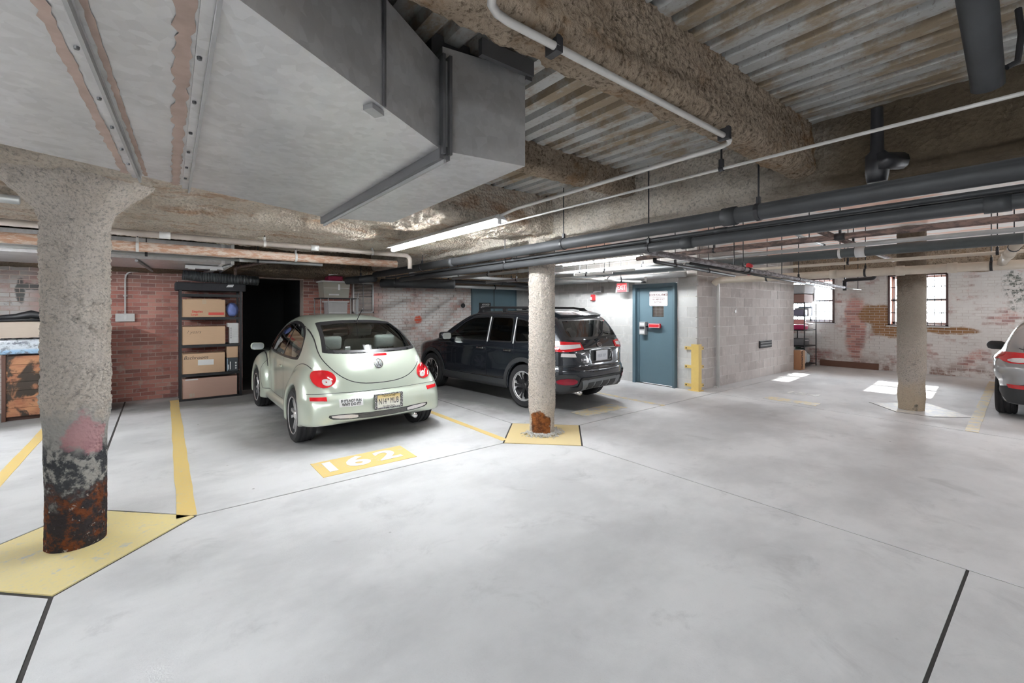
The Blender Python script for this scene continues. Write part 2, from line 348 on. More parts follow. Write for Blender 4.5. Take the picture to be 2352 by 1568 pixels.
M_SEAM = plain('dull_steel', (.34, .34, .34), .5, .4, .2, 8); M_SEAL = plain('dried_sealant', (.34, .25, .21), .9, 0, .35, 14); M_DSEAM = plain('dark_steel_flange', (.12, .12, .125), .5, .4, .15)
M_PLATEW = plain('plate_white', (.72, .74, .78), .4)
# ---------------- floor ----------------
def inset_poly(P, d):
    n = len(P); out = []
    for i in range(n):
        a, b, c = Vector(P[i - 1]), Vector(P[i]), Vector(P[(i + 1) % n])
        e1, e2 = (b - a).normalized(), (c - b).normalized(); n1, n2 = Vector((-e1.y, e1.x)), Vector((-e2.y, e2.x))
        out.append(tuple(b + (n1 + n2) * d / (1 + n1.dot(n2))))
    return out
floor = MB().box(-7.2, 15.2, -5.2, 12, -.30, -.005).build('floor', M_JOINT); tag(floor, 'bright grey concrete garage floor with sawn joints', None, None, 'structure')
UL = [-7, -.46, 3.80, 8.13, 15.0]; VL = [-5, .37, 4.12, 10.0]; PADS = {(-.46, 4.12): .68, (3.80, 4.12): .65}
for i in range(4):
    VV = VL if i < 2 else [-5, 4.12, 10.0]
    for j in range(len(VV) - 1):
        u0, u1, v0, v1 = UL[i], UL[i + 1], VV[j], VV[j + 1]; P = []
        for (q, e0, e1) in (((u0, v0), (0, 1), (1, 0)), ((u1, v0), (-1, 0), (0, 1)), ((u1, v1), (0, -1), (-1, 0)), ((u0, v1), (1, 0), (0, -1))):
            r = PADS.get(q)
            P += [q] if not r else [(q[0] + e0[0] * r, q[1] + e0[1] * r), (q[0] + e1[0] * r, q[1] + e1[1] * r)]
        P = inset_poly(P, .014 if i == 0 else .008)
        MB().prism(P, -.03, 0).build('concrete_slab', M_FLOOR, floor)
for (q, r), m in zip(PADS.items(), (M_PAD, M_PADMID)):
    P = [(q[0] + r, q[1]), (q[0], q[1] + r), (q[0] - r, q[1]), (q[0], q[1] - r)]
    tag(MB().prism(inset_poly(P, .012), -.03, .003).build('column_pad', m, floor), 'yellow painted diamond pad round a column')
P = [(8.82, 1.63), (8.82, 1.22), (9.24, .82), (10.02, 1.44), (9.40, 2.09)]
MB().prism(P, 0, .002).build('pad_joint', M_JOINT, floor)
tag(MB().prism(inset_poly(P, .012), 0, .005).build('column_pad', M_PADR, floor), 'pale worn diamond pad round the column by the window')
def line(P, m=M_YEL, name='painted_line', z=.003):
    if sum(a[0] * b[1] - b[0] * a[1] for a, b in zip(P, P[1:] + P[:1])) < 0: P = P[::-1]
    return MB().prism(P, 0, z).build(name, m, floor)
def wobble(a, b, w, n=24):
    L = [(a[0] + (b[0] - a[0]) * t / n, a[1] + (b[1] - a[1]) * t / n) for t in range(n + 1)]; d = Vector((b[0] - a[0], b[1] - a[1])).normalized(); nn = (-d.y * w / 2, d.x * w / 2)
    j = lambda: random.uniform(.92, 1.08)
    return [(p[0] + nn[0] * j(), p[1] + nn[1] * j()) for p in L] + [(p[0] - nn[0] * j(), p[1] - nn[1] * j()) for p in L[::-1]]
line(wobble((.195, 9.62), (.16, 4.14), .12)); line(wobble((-1.17, 9.6), (-1.14, 4.3), .10)); line(wobble((3.26, 9.4), (3.24, 4.20), .085))
line(wobble((6.52, 9.0), (6.44, 4.1), .10), M_YEL2); line(wobble((14.2, 1.0), (8.15, .76), .12), M_YEL2)
line([(1.19, 4.31), (2.14, 4.31), (2.16, 4.78), (1.19, 4.77)], M_YEL, 'number_panel')
for ch, x in (('1', 1.32), ('6', 1.59), ('2', 1.91)):
    text('painted_number', ch, .40, M_WHITEP, frame((x, 4.545, .006), (1, 0, 0), (0, 1, 0)), floor, .0008, bold=.014, sx=1.22)
line([(4.88, 4.38), (5.85, 4.38), (5.85, 4.74), (4.9, 4.72)], M_YEL2, 'number_panel')
line([(8.34, 2.55), (8.62, 2.55), (8.62, 3.35), (8.34, 3.35)], M_YEL2, 'number_panel')
for ch, x in (('1', 3.26), ('5', 3.08), ('4', 2.88)):
    text('painted_number', ch, .36, M_WHITEW, frame((9.35, x, .005), (0, -1, 0), (1, 0, 0)), floor, .0008, bold=.012)

# ---------------- walls ----------------
def wallbox(name, boxes, m, label):
    b = MB()
    for x in boxes: b.box(*x)
    return tag(b.build(name, m), label, None, None, 'structure')
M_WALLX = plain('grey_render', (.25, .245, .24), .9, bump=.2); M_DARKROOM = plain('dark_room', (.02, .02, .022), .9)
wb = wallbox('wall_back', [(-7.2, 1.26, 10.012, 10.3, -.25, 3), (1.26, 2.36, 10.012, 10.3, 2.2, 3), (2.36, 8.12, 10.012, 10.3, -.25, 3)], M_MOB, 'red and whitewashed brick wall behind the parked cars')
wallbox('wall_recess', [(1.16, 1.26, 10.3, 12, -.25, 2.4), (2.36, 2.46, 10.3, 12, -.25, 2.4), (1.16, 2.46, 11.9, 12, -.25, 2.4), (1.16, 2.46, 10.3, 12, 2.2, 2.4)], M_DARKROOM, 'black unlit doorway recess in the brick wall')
wd = wallbox('wall_door_side', [(8.108, 8.3, 4.47, 4.86, -.25, 3), (8.108, 8.3, 5.88, 10.3, -.25, 3), (8.108, 8.3, 4.86, 5.88, 2.12, 3)], M_MOC, 'grey block wall holding the alarmed blue door')
wsd = wallbox('wall_blocks', [(8.16, 12.97, 4.448, 4.6, -.25, 3)], M_MOC, 'long grey block wall with a white vertical pipe')
wallbox('wall_recess_side', [(12.8, 12.97, 4.6, 7, -.25, 3), (12.8, 15.2, 7, 7.2, -.25, 3)], M_WALLX, 'rendered wall of the alcove behind the storage rack')
wallbox('wall_left', [(-7.2, -7, -5.2, 10.3, -.25, 3)], M_WALLX, 'grey rendered wall on the far left'); wallbox('wall_front', [(-7.2, 15.2, -5.2, -5, -.25, 3)], M_WALLX, 'grey rendered wall behind the viewer')
WIN = [(1.75, 2.86, 1.17, 2.46), (4.02, 5.35, 1.20, 2.46), (-2.0, -.85, 1.17, 2.46), (-4.3, -3.1, 1.17, 2.46)]  # last two windows are unseen, added to light the right floor
wr = wallbox('wall_right', [(14.662, 15.1, -5.2, 7.2, -.25, 1.17), (14.662, 15.1, -5.2, 7.2, 2.46, 3), (14.662, 15.1, -.85, 1.75, 1.17, 2.46), (14.662, 15.1, -3.1, -2.0, 1.17, 2.46), (14.662, 15.1, -5.2, -4.3, 1.17, 2.46), (14.662, 15.1, 2.86, 4.02, 1.17, 2.46), (14.662, 15.1, 5.35, 7.2, 1.17, 2.46), (14.662, 15.1, 4.02, 5.35, 1.17, 1.20)], M_MOR, 'whitewashed brick wall with barred windows')
UNIT = MB().box(-.5, .5, -.5, .5, -.5, .5); _um = {}
def pieces(parent, name, mat, rects, axis, face, proud, nparts, score, rest='brickwork'):
    """rects (a0,a1,z0,z1) on a wall; axis 'x': wall runs along x and faces -y at y=face; axis 'y': runs along y, faces -x"""
    if mat.name not in _um:
        me = bpy.data.meshes.new(name); me.from_pydata(UNIT.v, [], UNIT.f); me.materials.append(mat); _um[mat.name] = me
    rects = sorted(rects, key=lambda r: -score((r[0] + r[1]) / 2, (r[2] + r[3]) / 2)); D = .05; b = MB()
    for k, (a0, a1, z0, z1) in enumerate(rects):
        p = proud * random.uniform(.2, 1.3); j = lambda: random.uniform(-.0015, .0015)
        f0, f1 = face - p, face + D
        if k < nparts:
            o = link(name, _um[mat.name], parent)
            o.location = ((a0 + a1) / 2, (f0 + f1) / 2, (z0 + z1) / 2 + j()) if axis == 'x' else ((f0 + f1) / 2, (a0 + a1) / 2, (z0 + z1) / 2 + j())
            o.scale = (a1 - a0, f1 - f0, z1 - z0) if axis == 'x' else (f1 - f0, a1 - a0, z1 - z0)
        elif axis == 'x': b.box(a0, a1, f0, f1, z0, z1)
        else: b.box(f0, f1, a0, a1, z0, z1)
    if b.v: tag(b.build(rest, mat, parent), None, None, None, 'stuff')
def courses(a0, a1, z0, z1, L, H, gap, holes=(), jog=.5):
    out = []; k = 0; z = z0
    while z + H * .6 < z1:
        s = a0 - (L * jog if k % 2 else 0)
        while s < a1 - .02:
            p, q = max(s, a0) + gap / 2, min(s + L, a1) - gap / 2; zz0, zz1 = z + gap / 2, min(z + H, z1) - gap / 2
            segs = [(p, q)]
            for (h0, h1, g0, g1) in holes:
                if zz0 < g1 - .01 and zz1 > g0 + .01:
                    segs = [x for (m, n) in segs for x in (((m, n),) if n <= h0 or m >= h1 else ((m, h0), (h1, n))) if x[1] - x[0] > .02]
            out += [(m, n, zz0, zz1) for m, n in segs if n - m > .02]
            s += L
        z += H; k += 1
    return out
vis_b = lambda a, z: (10 if -.75 < a < .35 and z < 2.2 else 6 if -1.95 < a < -1.4 and z > 1.1 else 5 if 4.0 < a < 6.6 and z > 1.2 else 3 if 2.36 < a < 2.6 else 0) + random.random()
holes_b = [(3.36, 3.88, 1.47, 2.2), (6.58, 8.2, 0, 2.18)]
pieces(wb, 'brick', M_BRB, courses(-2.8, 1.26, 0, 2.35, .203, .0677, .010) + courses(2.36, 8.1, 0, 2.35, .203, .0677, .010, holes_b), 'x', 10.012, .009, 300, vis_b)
pieces(wr, 'brick', M_BRR, courses(-.82, 4.02, 0, 2.47, .203, .0677, .010, [WIN[0]]) + courses(4.02, 6.9, 0, 2.47, .203, .0677, .010, [WIN[1]]), 'y', 14.662, .009, 300, lambda a, z: (5 if 1.0 < a < 4.4 else 0) - abs(a - 2.5) - abs(z - 1.2) * .4)
pieces(wd, 'concrete_block', M_CMUD, courses(4.44, 10.0, .0, 2.82, .4, .203, .010, [(4.86, 5.88, 0, 2.12)]), 'y', 8.108, .004, 300, lambda a, z: 1, 'blockwork')
pieces(wsd, 'concrete_block', M_CMUS, courses(8.105, 12.97, .0, 2.82, .4, .203, .010), 'x', 4.448, .004, 300, lambda a, z: 1, 'blockwork')
tag(MB().box(14.60, 14.66, 3.05, 4.35, 0, .16).build('baseboard_right', plain('brown_board', (.17, .085, .06), .8)), 'dark brown board along the foot of the white brick wall', None, None, 'structure')

# ---------------- windows ----------------
M_JAMB = plain('reddish_wood', (.50, .20, .12), .6, 0, .2, 5, .1); M_DFRAME = plain('dark_window_frame', (.10, .06, .055), .6); M_SASH = plain('white_sash', (.78, .80, .82), .5)
for k, (v0, v1, z0, z1) in enumerate(WIN):
    w = empty('window_%d' % (k + 1), (14.66, (v0 + v1) / 2, z0), kind='structure', label=('tall barred window behind the round column', 'barred window behind the storage rack', 'barred window beyond the silver car', 'last barred window in the brick wall')[k])
    X = lambda n, b, m: b.xf(Matrix.Translation((-14.66, -(v0 + v1) / 2, -z0))).build(n, m, w)
    for s in (v0, v1 - .03): X('jamb', MB().box(14.67, 15.08, s, s + .03, z0, z1), M_JAMB)
    X('window_head', MB().box(14.67, 15.08, v0, v1, z1 - .03, z1), M_JAMB); X('window_sill', MB().box(14.60, 15.1, v0 - .03, v1 + .03, z0 - .03, z0), M_OFFW)
    for a in ((v0, v0 + .045, z0, z1), (v1 - .045, v1, z0, z1), (v0, v1, z1 - .05, z1), (v0, v1, z0, z0 + .03)): X('window_frame', MB().box(14.63, 14.69, *a), M_DFRAME)
    n = int((v1 - v0) / .115)
    for i in range(1, n): X('window_bar', MB().tube([(14.70, v0 + (v1 - v0) * i / n, z0 + .02), (14.70, v0 + (v1 - v0) * i / n, z1 - .03)], .007, 6), M_BLACK)
    for i in range(1, 4): X('window_bar', MB().box(14.697, 14.703, v0 + .03, v1 - .03, z0 + (z1 - z0) * i / 4 - .010, z0 + (z1 - z0) * i / 4 + .010), M_BLACK)
    zm = (z0 + z1) / 2
    for (a, b, c, d) in ((v0 + .03, v1 - .03, z0 + .02, z0 + .09), (v0 + .03, v1 - .03, zm - .03, zm + .03), (v0 + .03, v1 - .03, z1 - .09, z1 - .03), (v0 + .03, v0 + .08, z0, z1 - .03), (v1 - .08, v1 - .03, z0, z1 - .03), ((v0 + v1) / 2 - .02, (v0 + v1) / 2 + .02, z0, z1 - .03)):
        X('sash', MB().box(14.96, 15.0, a, b, c, d), M_SASH)
    for (c, d) in ((z0 + .09, zm - .03), (zm + .03, z1 - .09)): X('pane', MB().box(14.978, 14.982, v0 + .08, v1 - .08, c, d), M_WGLASS)

# ---------------- ceiling ----------------
ceil = empty('ceiling', (0, 0, 2.87), kind='structure', label='ceiling of ribbed metal deck, plaster and sprayed fireproofing')
def deck(u0, u1, v0, v1):
    xs = []; u = u0; P = .1524
    k0 = math.ceil((u0 - 2.26) / P); 
    prof = [(u0, 2.87)]
    k = k0
    while 2.26 + (k + 1) * P < u1:
        a = 2.26 + k * P - .02; prof += [(a, 2.87), (a + .012, 2.925), (a + .058, 2.925), (a + .070, 2.87)]; k += 1
    prof.append((u1, 2.87)); n = len(prof)
    return MB().add([(a, v, z - 2.87) for v in (v0, v1) for a, z in prof], [(i, i + 1, n + i + 1, n + i) for i in range(n - 1)]).build('metal_deck', M_DECK, ceil)
deck(-7.1, 3.7, -5.1, 3.85)
def plasterm():
    g = NG('peach_plaster'); p = g.world(); q = g.vmul(p, (2.2, .5, 1)); c = g.mix(g.ss(g.noise(q, 1.6, 5, .6, .4), .45, .50), (.82, .52, .40), (.84, .79, .75))
    c = g.mix(g.ss(g.noise(g.vmul(p, (5, .7, 1)), 3, 3), .66, .70), c, (.88, .83, .76)); return g.fin(c, .85)
M_PLAST = plasterm()
MB().box(3.65, 15.2, -5.2, 12, 0, .1).build('plaster_ceiling', M_PLAST, ceil); MB().box(-7.2, 3.7, 3.8, 12, 0, .1).build('rear_ceiling', M_BROWN, ceil)
MB().box(-7.2, 15.2, -5.2, 12, .12, .2).build('roof_slab', M_WALLX, ceil)
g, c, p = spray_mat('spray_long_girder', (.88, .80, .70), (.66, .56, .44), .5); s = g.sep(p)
tz = g.mth('ADD', s['Y'], g.mth('MULTIPLY', g.noise(p, 3, 4), .8)); c = g.mix(g.ss(tz, 1.2, 2.2, 1, 0), c, g.mix(g.noise(p, 9, 6, .7), (.13, .10, .07), (.30, .235, .16))); M_GIRV = g.fin(c, .95, Specular_IOR_Level=.1)  # near end browner: own colour plus missing lamplight painted in
def beam(name, *a, label=None, **k):
    o = rough_sweep(name, *a, **k); tag(o, label, None, None, 'structure'); return o
beam('beam_long', [(3.60, 2.87), (3.62, 2.50), (3.64, 2.43), (3.93, 2.43), (3.96, 2.5), (3.98, 2.87)], 'y', -5, 10, .018, .028, M_GIRV, sc=17, low=.03, label='long sprayed girder over the centre column')
beam('beam_cross', [(3.77, 2.87), (3.76, 2.52), (3.80, 2.46), (4.5, 2.46), (4.62, 2.60), (5.3, 2.60), (5.42, 2.49), (6.05, 2.50), (6.9, 2.47), (7.6, 2.52), (7.75, 2.87)], 'x', -4, 3.66, .018, .036, M_SPRAYG, sc=13, soft=6, low=.05, label='broad cream sprayed girder beyond the left column')
beam('beam_near', [(1.12, 2.88), (1.10, 2.60), (1.09, 2.55), (1.13, 2.515), (1.25, 2.515), (1.30, 2.56), (1.31, 2.88)], 'x', .12, 3.64, .013, .026, M_TAN, sc=20, soft=2, low=.02, label='tan sprayed beam that carries the steel conduit')
beam('beam_second', [(2.60, 2.88), (2.62, 2.70), (2.66, 2.67), (2.76, 2.67), (2.80, 2.72), (2.82, 2.88)], 'x', -1.5, 3.64, .016, .022, M_TAN, sc=20, soft=2, low=.012, label='shallow sprayed beam between two deck panels')
beam('beam_wall', [(9.45, 2.88), (9.45, 2.30), (9.6, 2.24), (10.0, 2.22)], 'x', -2.8, 8.1, .04, .025, M_BROWN, sc=7, low=.02, label='brown sprayed beam along the top of the brick wall')
beam('beam_window_side', [(12.9, 2.88), (12.93, 2.58), (13.0, 2.52), (14.0, 2.50), (14.64, 2.46), (14.66, 2.46)], 'y', -5, 7.0, .05, .035, M_TAN, sc=6, low=.03, label='mottled sprayed beam along the top of the window wall')

# ---------------- columns ----------------
def rough_column(name, c, zt, rf, mat, label, amp, step=.009, seed=0, hz=None):
    n = int(2 * math.pi * .18 / step); m = int(zt / step); A = np.linspace(0, 2 * math.pi, n, endpoint=False); Z = np.linspace(0, zt, m)
    a, z = np.meshgrid(A, Z); a = a.ravel(); z = z.ravel(); P = np.stack([np.cos(a) * .17, np.sin(a) * .17, z], 1) + seed
    r0 = rf(z, a); w = amp(z, a, P)
    coarse = fbm(P, 14, 2); fine = fbm(P, 48, 4, .62); pit = np.clip(fbm(P + 9, 36, 3, .6) - .12, 0, 1)
    r = r0 + w * (coarse * .007 + fine * .017 - pit * .042) + fbm(P, 3, 2) * .006
    V = np.stack([r * np.cos(a), r * np.sin(a), z], 1)
    o = nparr(name, V, grid_faces(m, n, True), mat); o.location = (c[0], c[1], 0); tag(o, label, None, None, 'structure'); return o
sm = lambda x, a, b: np.clip((x - a) / (b - a), 0, 1) ** 2 * (3 - 2 * np.clip((x - a) / (b - a), 0, 1))
c1 = rough_column('column_flared', (-.44, 4.16), 2.50, lambda z, a: .155 + .018 * sm(z + .06 * np.sin(3 * a), .70, .95) + .20 * sm(z, 2.12, 2.5) ** 1.3 * (1 + .25 * np.cos(2 * a)), column_mat('column_left_mat', 'left'), 'near rough column with flared head and rusty black foot', lambda z, a, P: .12 + .95 * sm(z + fbm(P, 6, 3) * .15, .78, .95), seed=11.37)
c2 = rough_column('column_mid', (3.80, 4.16), 2.50, lambda z, a: .158 + .014 * sm(z + .05 * np.sin(2 * a + 1), .22, .32) - .004 * z, column_mat('column_mid_mat', 'mid'), 'central sprayed column with one rust patch at its foot', lambda z, a, P: .25 + .5 * sm(z + fbm(P, 6, 3) * .2, .35, .7), seed=23.71)
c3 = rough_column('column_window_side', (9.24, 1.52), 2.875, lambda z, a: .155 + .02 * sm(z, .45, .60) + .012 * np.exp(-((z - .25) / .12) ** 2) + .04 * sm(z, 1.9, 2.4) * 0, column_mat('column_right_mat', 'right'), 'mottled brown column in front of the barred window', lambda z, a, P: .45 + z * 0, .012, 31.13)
ch = MB(); rc = random.Random(5)
for k in range(420):
    a = rc.uniform(R(150), R(400)); r = .17 + abs(rc.gauss(0, .045)); l = rc.uniform(.010, .028); t = rc.uniform(0, 6.3); st = len(ch.v); w = rc.uniform(.003, .006)
    ch.box(-l, l, -w, w, 0, .004).xf(Matrix.Translation((3.80 + r * math.cos(a), 4.16 + r * math.sin(a), rc.uniform(.004, .02) + .02 * max(0, 1 - (r - .17) * 14))) @ Matrix.Rotation(a + 1.57 + rc.gauss(0, .6), 4, 'Z') @ Matrix.Rotation(rc.gauss(0, .35), 4, 'Y'), st)
tag(ch.build('chipped_plaster_flakes', plain('flakes', (.62, .60, .57), .8, 0, .5, 60)), 'ring of pale flakes fallen round the foot of the central column', 'debris', None, 'stuff')

for (v0, v1, z0, z1) in WIN:
    l = bpy.data.lights.new('window_portal', 'AREA'); l.shape = 'RECTANGLE'; l.size = v1 - v0; l.size_y = z1 - z0; l.cycles.is_portal = True
    o = bpy.data.objects.new('window_portal', l); COL.objects.link(o); o.location = (15.08, (v0 + v1) / 2, (z0 + z1) / 2); o.rotation_euler = Vector((1, 0, 0)).to_track_quat('Z', 'Y').to_euler()
# ---------------- fluorescent strips, seen and added ----------------
M_LAMPBODY = plain('lamp_body', (.72, .72, .72), .4)
def strip(u, v0, v1, z, label, kw=None):
    L = v1 - v0; t = empty('strip_light', (u, v0, z), label=label, cat='strip light', group='fluorescent strip lights')
    MB().add([(x, y, h) for y in (0, L) for x, h in ((-.085, .022), (-.03, .075), (.03, .075), (.085, .022), (.045, .032), (-.045, .032))], [(0, 1, 2, 3, 4, 5), (11, 10, 9, 8, 7, 6)] + [((i + 1) % 6, i, 6 + i, 6 + (i + 1) % 6) for i in range(6)]).build('housing', M_LAMPBODY, t)
    for k in range(2):
        a, b = L * k / 2 + .02, L * (k + 1) / 2 - .02
        MB().tube([(0, a + .015, .005), (0, b - .015, .005)], .025, 12).build('lamp_tube', M_TUBE, t)
        for q in (a, b): MB().box(-.02, .02, q - .01, q + .01, -.012, .032).build('lamp_holder', M_WHITE, t)
    return t
strip(2.46, 3.26, 5.70, 2.368, 'bright fluorescent strip hanging under the sprayed girder')
strip(7.0, 4.93, 7.20, 2.55, 'fluorescent strip over the black car, near the exit door')
strip(-2.4, -.2, 2.2, 2.19, 'unseen fluorescent strip added to one side, under the far end of the big duct')  # out of view, added to brighten the flared column
strip(-2.3, 5.8, 8.2, 2.17, 'fluorescent strip over the stall beyond the flared column')
strip(11.0, -3.0, -.6, 2.5, 'unseen fluorescent strip added over the silver car bay')  # out of view, added to lift the light in the right bay
strip(-1.7, -2.6, -.2, 2.20, 'added fluorescent strip, unseen behind the viewer over the near aisle')  # unseen frontal fill added behind the camera
strip(7.6, -4.7, -2.3, 2.5, 'unseen fluorescent strip added over the far end of the near aisle')  # unseen, added to brighten the floor on the right
strip(-3.4, -3.6, -1.2, 2.20, 'unseen fluorescent strip added at the rear end of the near aisle')  # second unseen fill behind the camera, added for frontal light
# ---------------- big duct ----------------
Z0 = 2.31
duct = empty('air_duct', (0, 0, 0), label='huge galvanised air duct filling the ceiling over the flared column', cat='air duct')
far = [(-3.0, 1.85), (-.11, 3.21), (.11, 3.315), (1.05, 3.74)]; near = [(-3.0, -.82), (-.19, 1.02), (.08, 1.20), (1.04, 1.83)]
def duct_piece(name, a, b, zt, m=M_GALV, dip=None):
    (f0, n0), (f1, n1) = a, b; v = [(*n0, Z0), (*n1, Z0), (*f1, Z0), (*f0, Z0), (*n0, zt), (*n1, zt), (*f1, zt), (*f0, zt)]
    fs = [(4, 5, 6, 7), (0, 1, 5, 4), (1, 2, 6, 5), (2, 3, 7, 6), (3, 0, 4, 7)]
    if dip: v.append((*dip, Z0 - .016)); fs += [(8, 1, 0), (8, 2, 1), (8, 3, 2), (8, 0, 3)]
    else: fs.append((3, 2, 1, 0))
    return MB().add(v, fs).build(name, m, duct)
duct_piece('duct_section', (far[0], near[0]), (far[1], near[1]), 2.72); duct_piece('duct_section', (far[1], near[1]), (far[2], near[2]), 2.72)
duct_piece('duct_section', (far[2], near[2]), (far[3], near[3]), 2.72, dip=(.33, 1.85)); duct_piece('duct_section', (far[3], near[3]), ((1.56, 3.60), (1.49, 1.76)), 2.80)
def flange(p, q, w, d, m, name='seam_flange', top=None):
    P, Q = Vector((*p, Z0)), Vector((*q, Z0)); t = (Q - P).normalized(); n = Vector((-t.y, t.x, 0)) * w / 2; dn = Vector((0, 0, -d))
    v = [P - n, P + n, Q + n, Q - n]; return MB().add([tuple(x + Vector((0, 0, .01))) for x in v] + [tuple(x + dn) for x in v], [(0, 1, 2, 3), (7, 6, 5, 4), (0, 4, 5, 1), (1, 5, 6, 2), (2, 6, 7, 3), (3, 7, 4, 0)]).build(name, m, duct)
for (a, b) in (((-.21, .95), (-.10, 3.24)), ((.095, 1.19), (.125, 3.345))):
    flange(a, b, .040, .012, M_GALV); flange((a[0] + .014, a[1]), (b[0] + .014, b[1]), .010, .036, M_SEAM, 'seam_lip')
    for t in (.18, .34, .5, .63, .76, .87): MB().lathe([(.0, -.020), (.006, -.020), (.007, -.011), (.011, -.010)], 8, (a[0] + (b[0] - a[0]) * t - .010, a[1] + (b[1] - a[1]) * t, Z0)).build('bolt', M_DSEAM, duct)
def ragged(a, b, off, w):
    n = 70; rg = random.Random(int(off * 1000) + 5); A, B = Vector(a), Vector(b); t = (B - A).normalized(); nn = Vector((-t.y, t.x)); L, Rr = [], []
    for i in range(n + 1):
        p = A.lerp(B, i / n) + nn * off; k = w * (.35 + .3 * rg.random()); L.append(p + nn * k * rg.uniform(.8, 1.35)); Rr.append(p - nn * k)
    vs = [(p.x, p.y, Z0 - .003) for p in L] + [(p.x, p.y, Z0 - .003) for p in Rr]
    return MB().add(vs, [(i, i + 1, n + 2 + i, n + 1 + i) for i in range(n)]).build('sealant_smear', M_SEAL, duct)
ragged((-.21, .95), (-.10, 3.2), .048, .030); ragged((-.20, .95), (-.09, 3.2), -.030, .018); ragged((.095, 1.22), (.12, 3.32), .046, .036)
flange((1.035, 1.80), (1.045, 3.77), .055, .050, M_DSEAM); flange((1.035, 1.80), (1.045, 3.77), .012, .066, M_SEAM, 'seam_lip')
for (a, b, w) in ((1.015, 1.78, .014), (1.05, 1.78, .014)): MB().box(a, a + w, b, b + .05, Z0 - .03, 2.74).build('side_flange', M_DSEAM, duct)
MB().box(1.03, 1.05, 1.80, 1.83, Z0, 2.72).build('side_flange', M_SEAM, duct)
sd = Vector((.96, .63)).normalized()
def side_strip(u0, v0, z0, z1, w, m, name):
    a = Vector((u0, v0)); n = Vector((sd.y, -sd.x)) * .008; b = a + sd * w
    MB().prism([tuple(a), tuple(a + n), tuple(b + n), tuple(b)], z0, z1).build(name, m, duct)
side_strip(.64, 1.566, Z0, 2.72, .012, M_DSEAM, 'side_seam'); MB().add([(.60, 1.56, Z0 - .002), (.66, 1.60, Z0 - .002), (.64, 1.64, Z0 - .002), (.58, 1.60, Z0 - .002), (.60, 1.56, Z0 - .02), (.66, 1.60, Z0 - .02), (.64, 1.64, Z0 - .02), (.58, 1.60, Z0 - .02)], [(7, 6, 5, 4), (0, 1, 5, 4), (1, 2, 6, 5), (2, 3, 7, 6), (3, 0, 4, 7)]).build('clip', M_SEAM, duct)
MB().box(1.49, 1.53, 1.75, 3.6, 2.76, 2.86).box(1.20, 1.53, 1.735, 1.765, 2.78, 2.86).build('end_flange', M_DSEAM, duct)
MB().box(1.02, 1.49, 1.9, 3.5, 2.80, 2.9).build('duct_riser', M_DSEAM, duct)
for (u, v) in ((.9, 3.7), (.2, 1.4)): MB().tube([(u, v, Z0 + .3), (u, v, 2.9)], .006, 6).build('hanger_rod', M_BLACK, duct)
# second duct by the brick wall
d2 = empty('air_duct', (0, 0, 0), label='smaller galvanised duct along the brick wall beyond the left column', cat='air duct')
MB().box(-6.9, .88, 7.85, 9.9, 2.26, 2.54).build('duct_body', M_GALV, d2)
for u in (-2.2, -.62, .74, .86): MB().box(u - .02, u + .02, 7.83, 9.92, 2.245, 2.56).build('seam_flange', M_OFFW, d2)
for (a, b) in (((-.25, 7.9), (-.10, 9.8)), ((.84, 7.9), (.60, 9.8))): MB().tube([(*a, 2.235), (*b, 2.235)], .02, 6).build('strut', M_SEAM, d2)
for u in (-.62, .80): MB().tube([(u, 7.88, 2.5), (u, 7.88, 2.9)], .01, 6).build('hanger_rod', M_SEAM, d2)
fl = MB().tube([(.30, 9.35, 2.16), (.6, 9.33, 2.13), (.9, 9.3, 2.12), (1.15, 9.3, 2.11), (1.42, 9.32, 2.10)], .085, 20); 
g = NG('flex_duct_foil'); p = g.obj(); g.bump(g.node('ShaderNodeTexWave', {'Vector': p, 'Scale': 14.0}, bands_direction='X').outputs['Fac'], .9, .02)
M_FLEX = g.fin(g.mix(g.noise(p, 5, 5), (.05, .055, .06), (.16, .17, .18)), .35, .5)
tag(fl.build('flexible_duct', M_FLEX, None, True), 'round black flexible duct above the boxes shelf', 'air duct')
tag(MB().box(.30, .78, 8.3, 8.42, 2.20, 2.245).box(.34, .42, 8.28, 8.44, 2.185, 2.2).box(.62, .70, 8.28, 8.44, 2.185, 2.2).build('grille', M_OFFW, None), 'small grey box fixed under the back duct', 'junction box')

# ---------------- pipes ----------------
def pipe(label, pts, r, mat, hang=(), group=None, couple=(), ztop=2.86, name='pipe', bend=.0, n=14, cm=None, cat='pipe', ring=True):
    t = empty(name, pts[0], label=label, cat=cat, group=group); o = Vector(pts[0])
    MB().tube([Vector(p) - o for p in pts], r, n, True, bend).build('pipe_run', mat, t, True)
    A, B = Vector(pts[0]), Vector(pts[1]); d = (B - A).normalized()
    for f in hang:
        c = A.lerp(B, f) - o; MB().tube([c + Vector((0, 0, r)), c + Vector((0, 0, ztop - (c + o).z))], .006, 6).build('hanger_rod', M_BLACK, t)
        if ring:
            b = MB().tube([c - d * .014, c + d * .014], r + .006, n); b.box(c.x - .012, c.x + .012, c.y - .012, c.y + .012, c.z + r, c.z + r + .05); b.build('hanger_ring', cm or M_BLACK, t)
    for f in couple:
        c = A.lerp(B, f) - o; MB().tube([c - d * .05, c + d * .05], r * 1.18, n).build('coupling', cm or mat, t, True)
    return t
G = 'pipes bundled along the long girder'
pipe('thickest black pipe, top of the bundle before the centre column', [(3.36, -4.9, 2.265), (3.36, 8.6, 2.265)], .058, M_PIPEB, (.30, .465, .61, .85), G, (.2, .48, .78))
pipe('thin dark pipe in the middle of the bundle before the centre column', [(3.465, -4.9, 2.190), (3.465, 8.3, 2.190)], .018, M_PIPEB, (), G, (.5, .7))
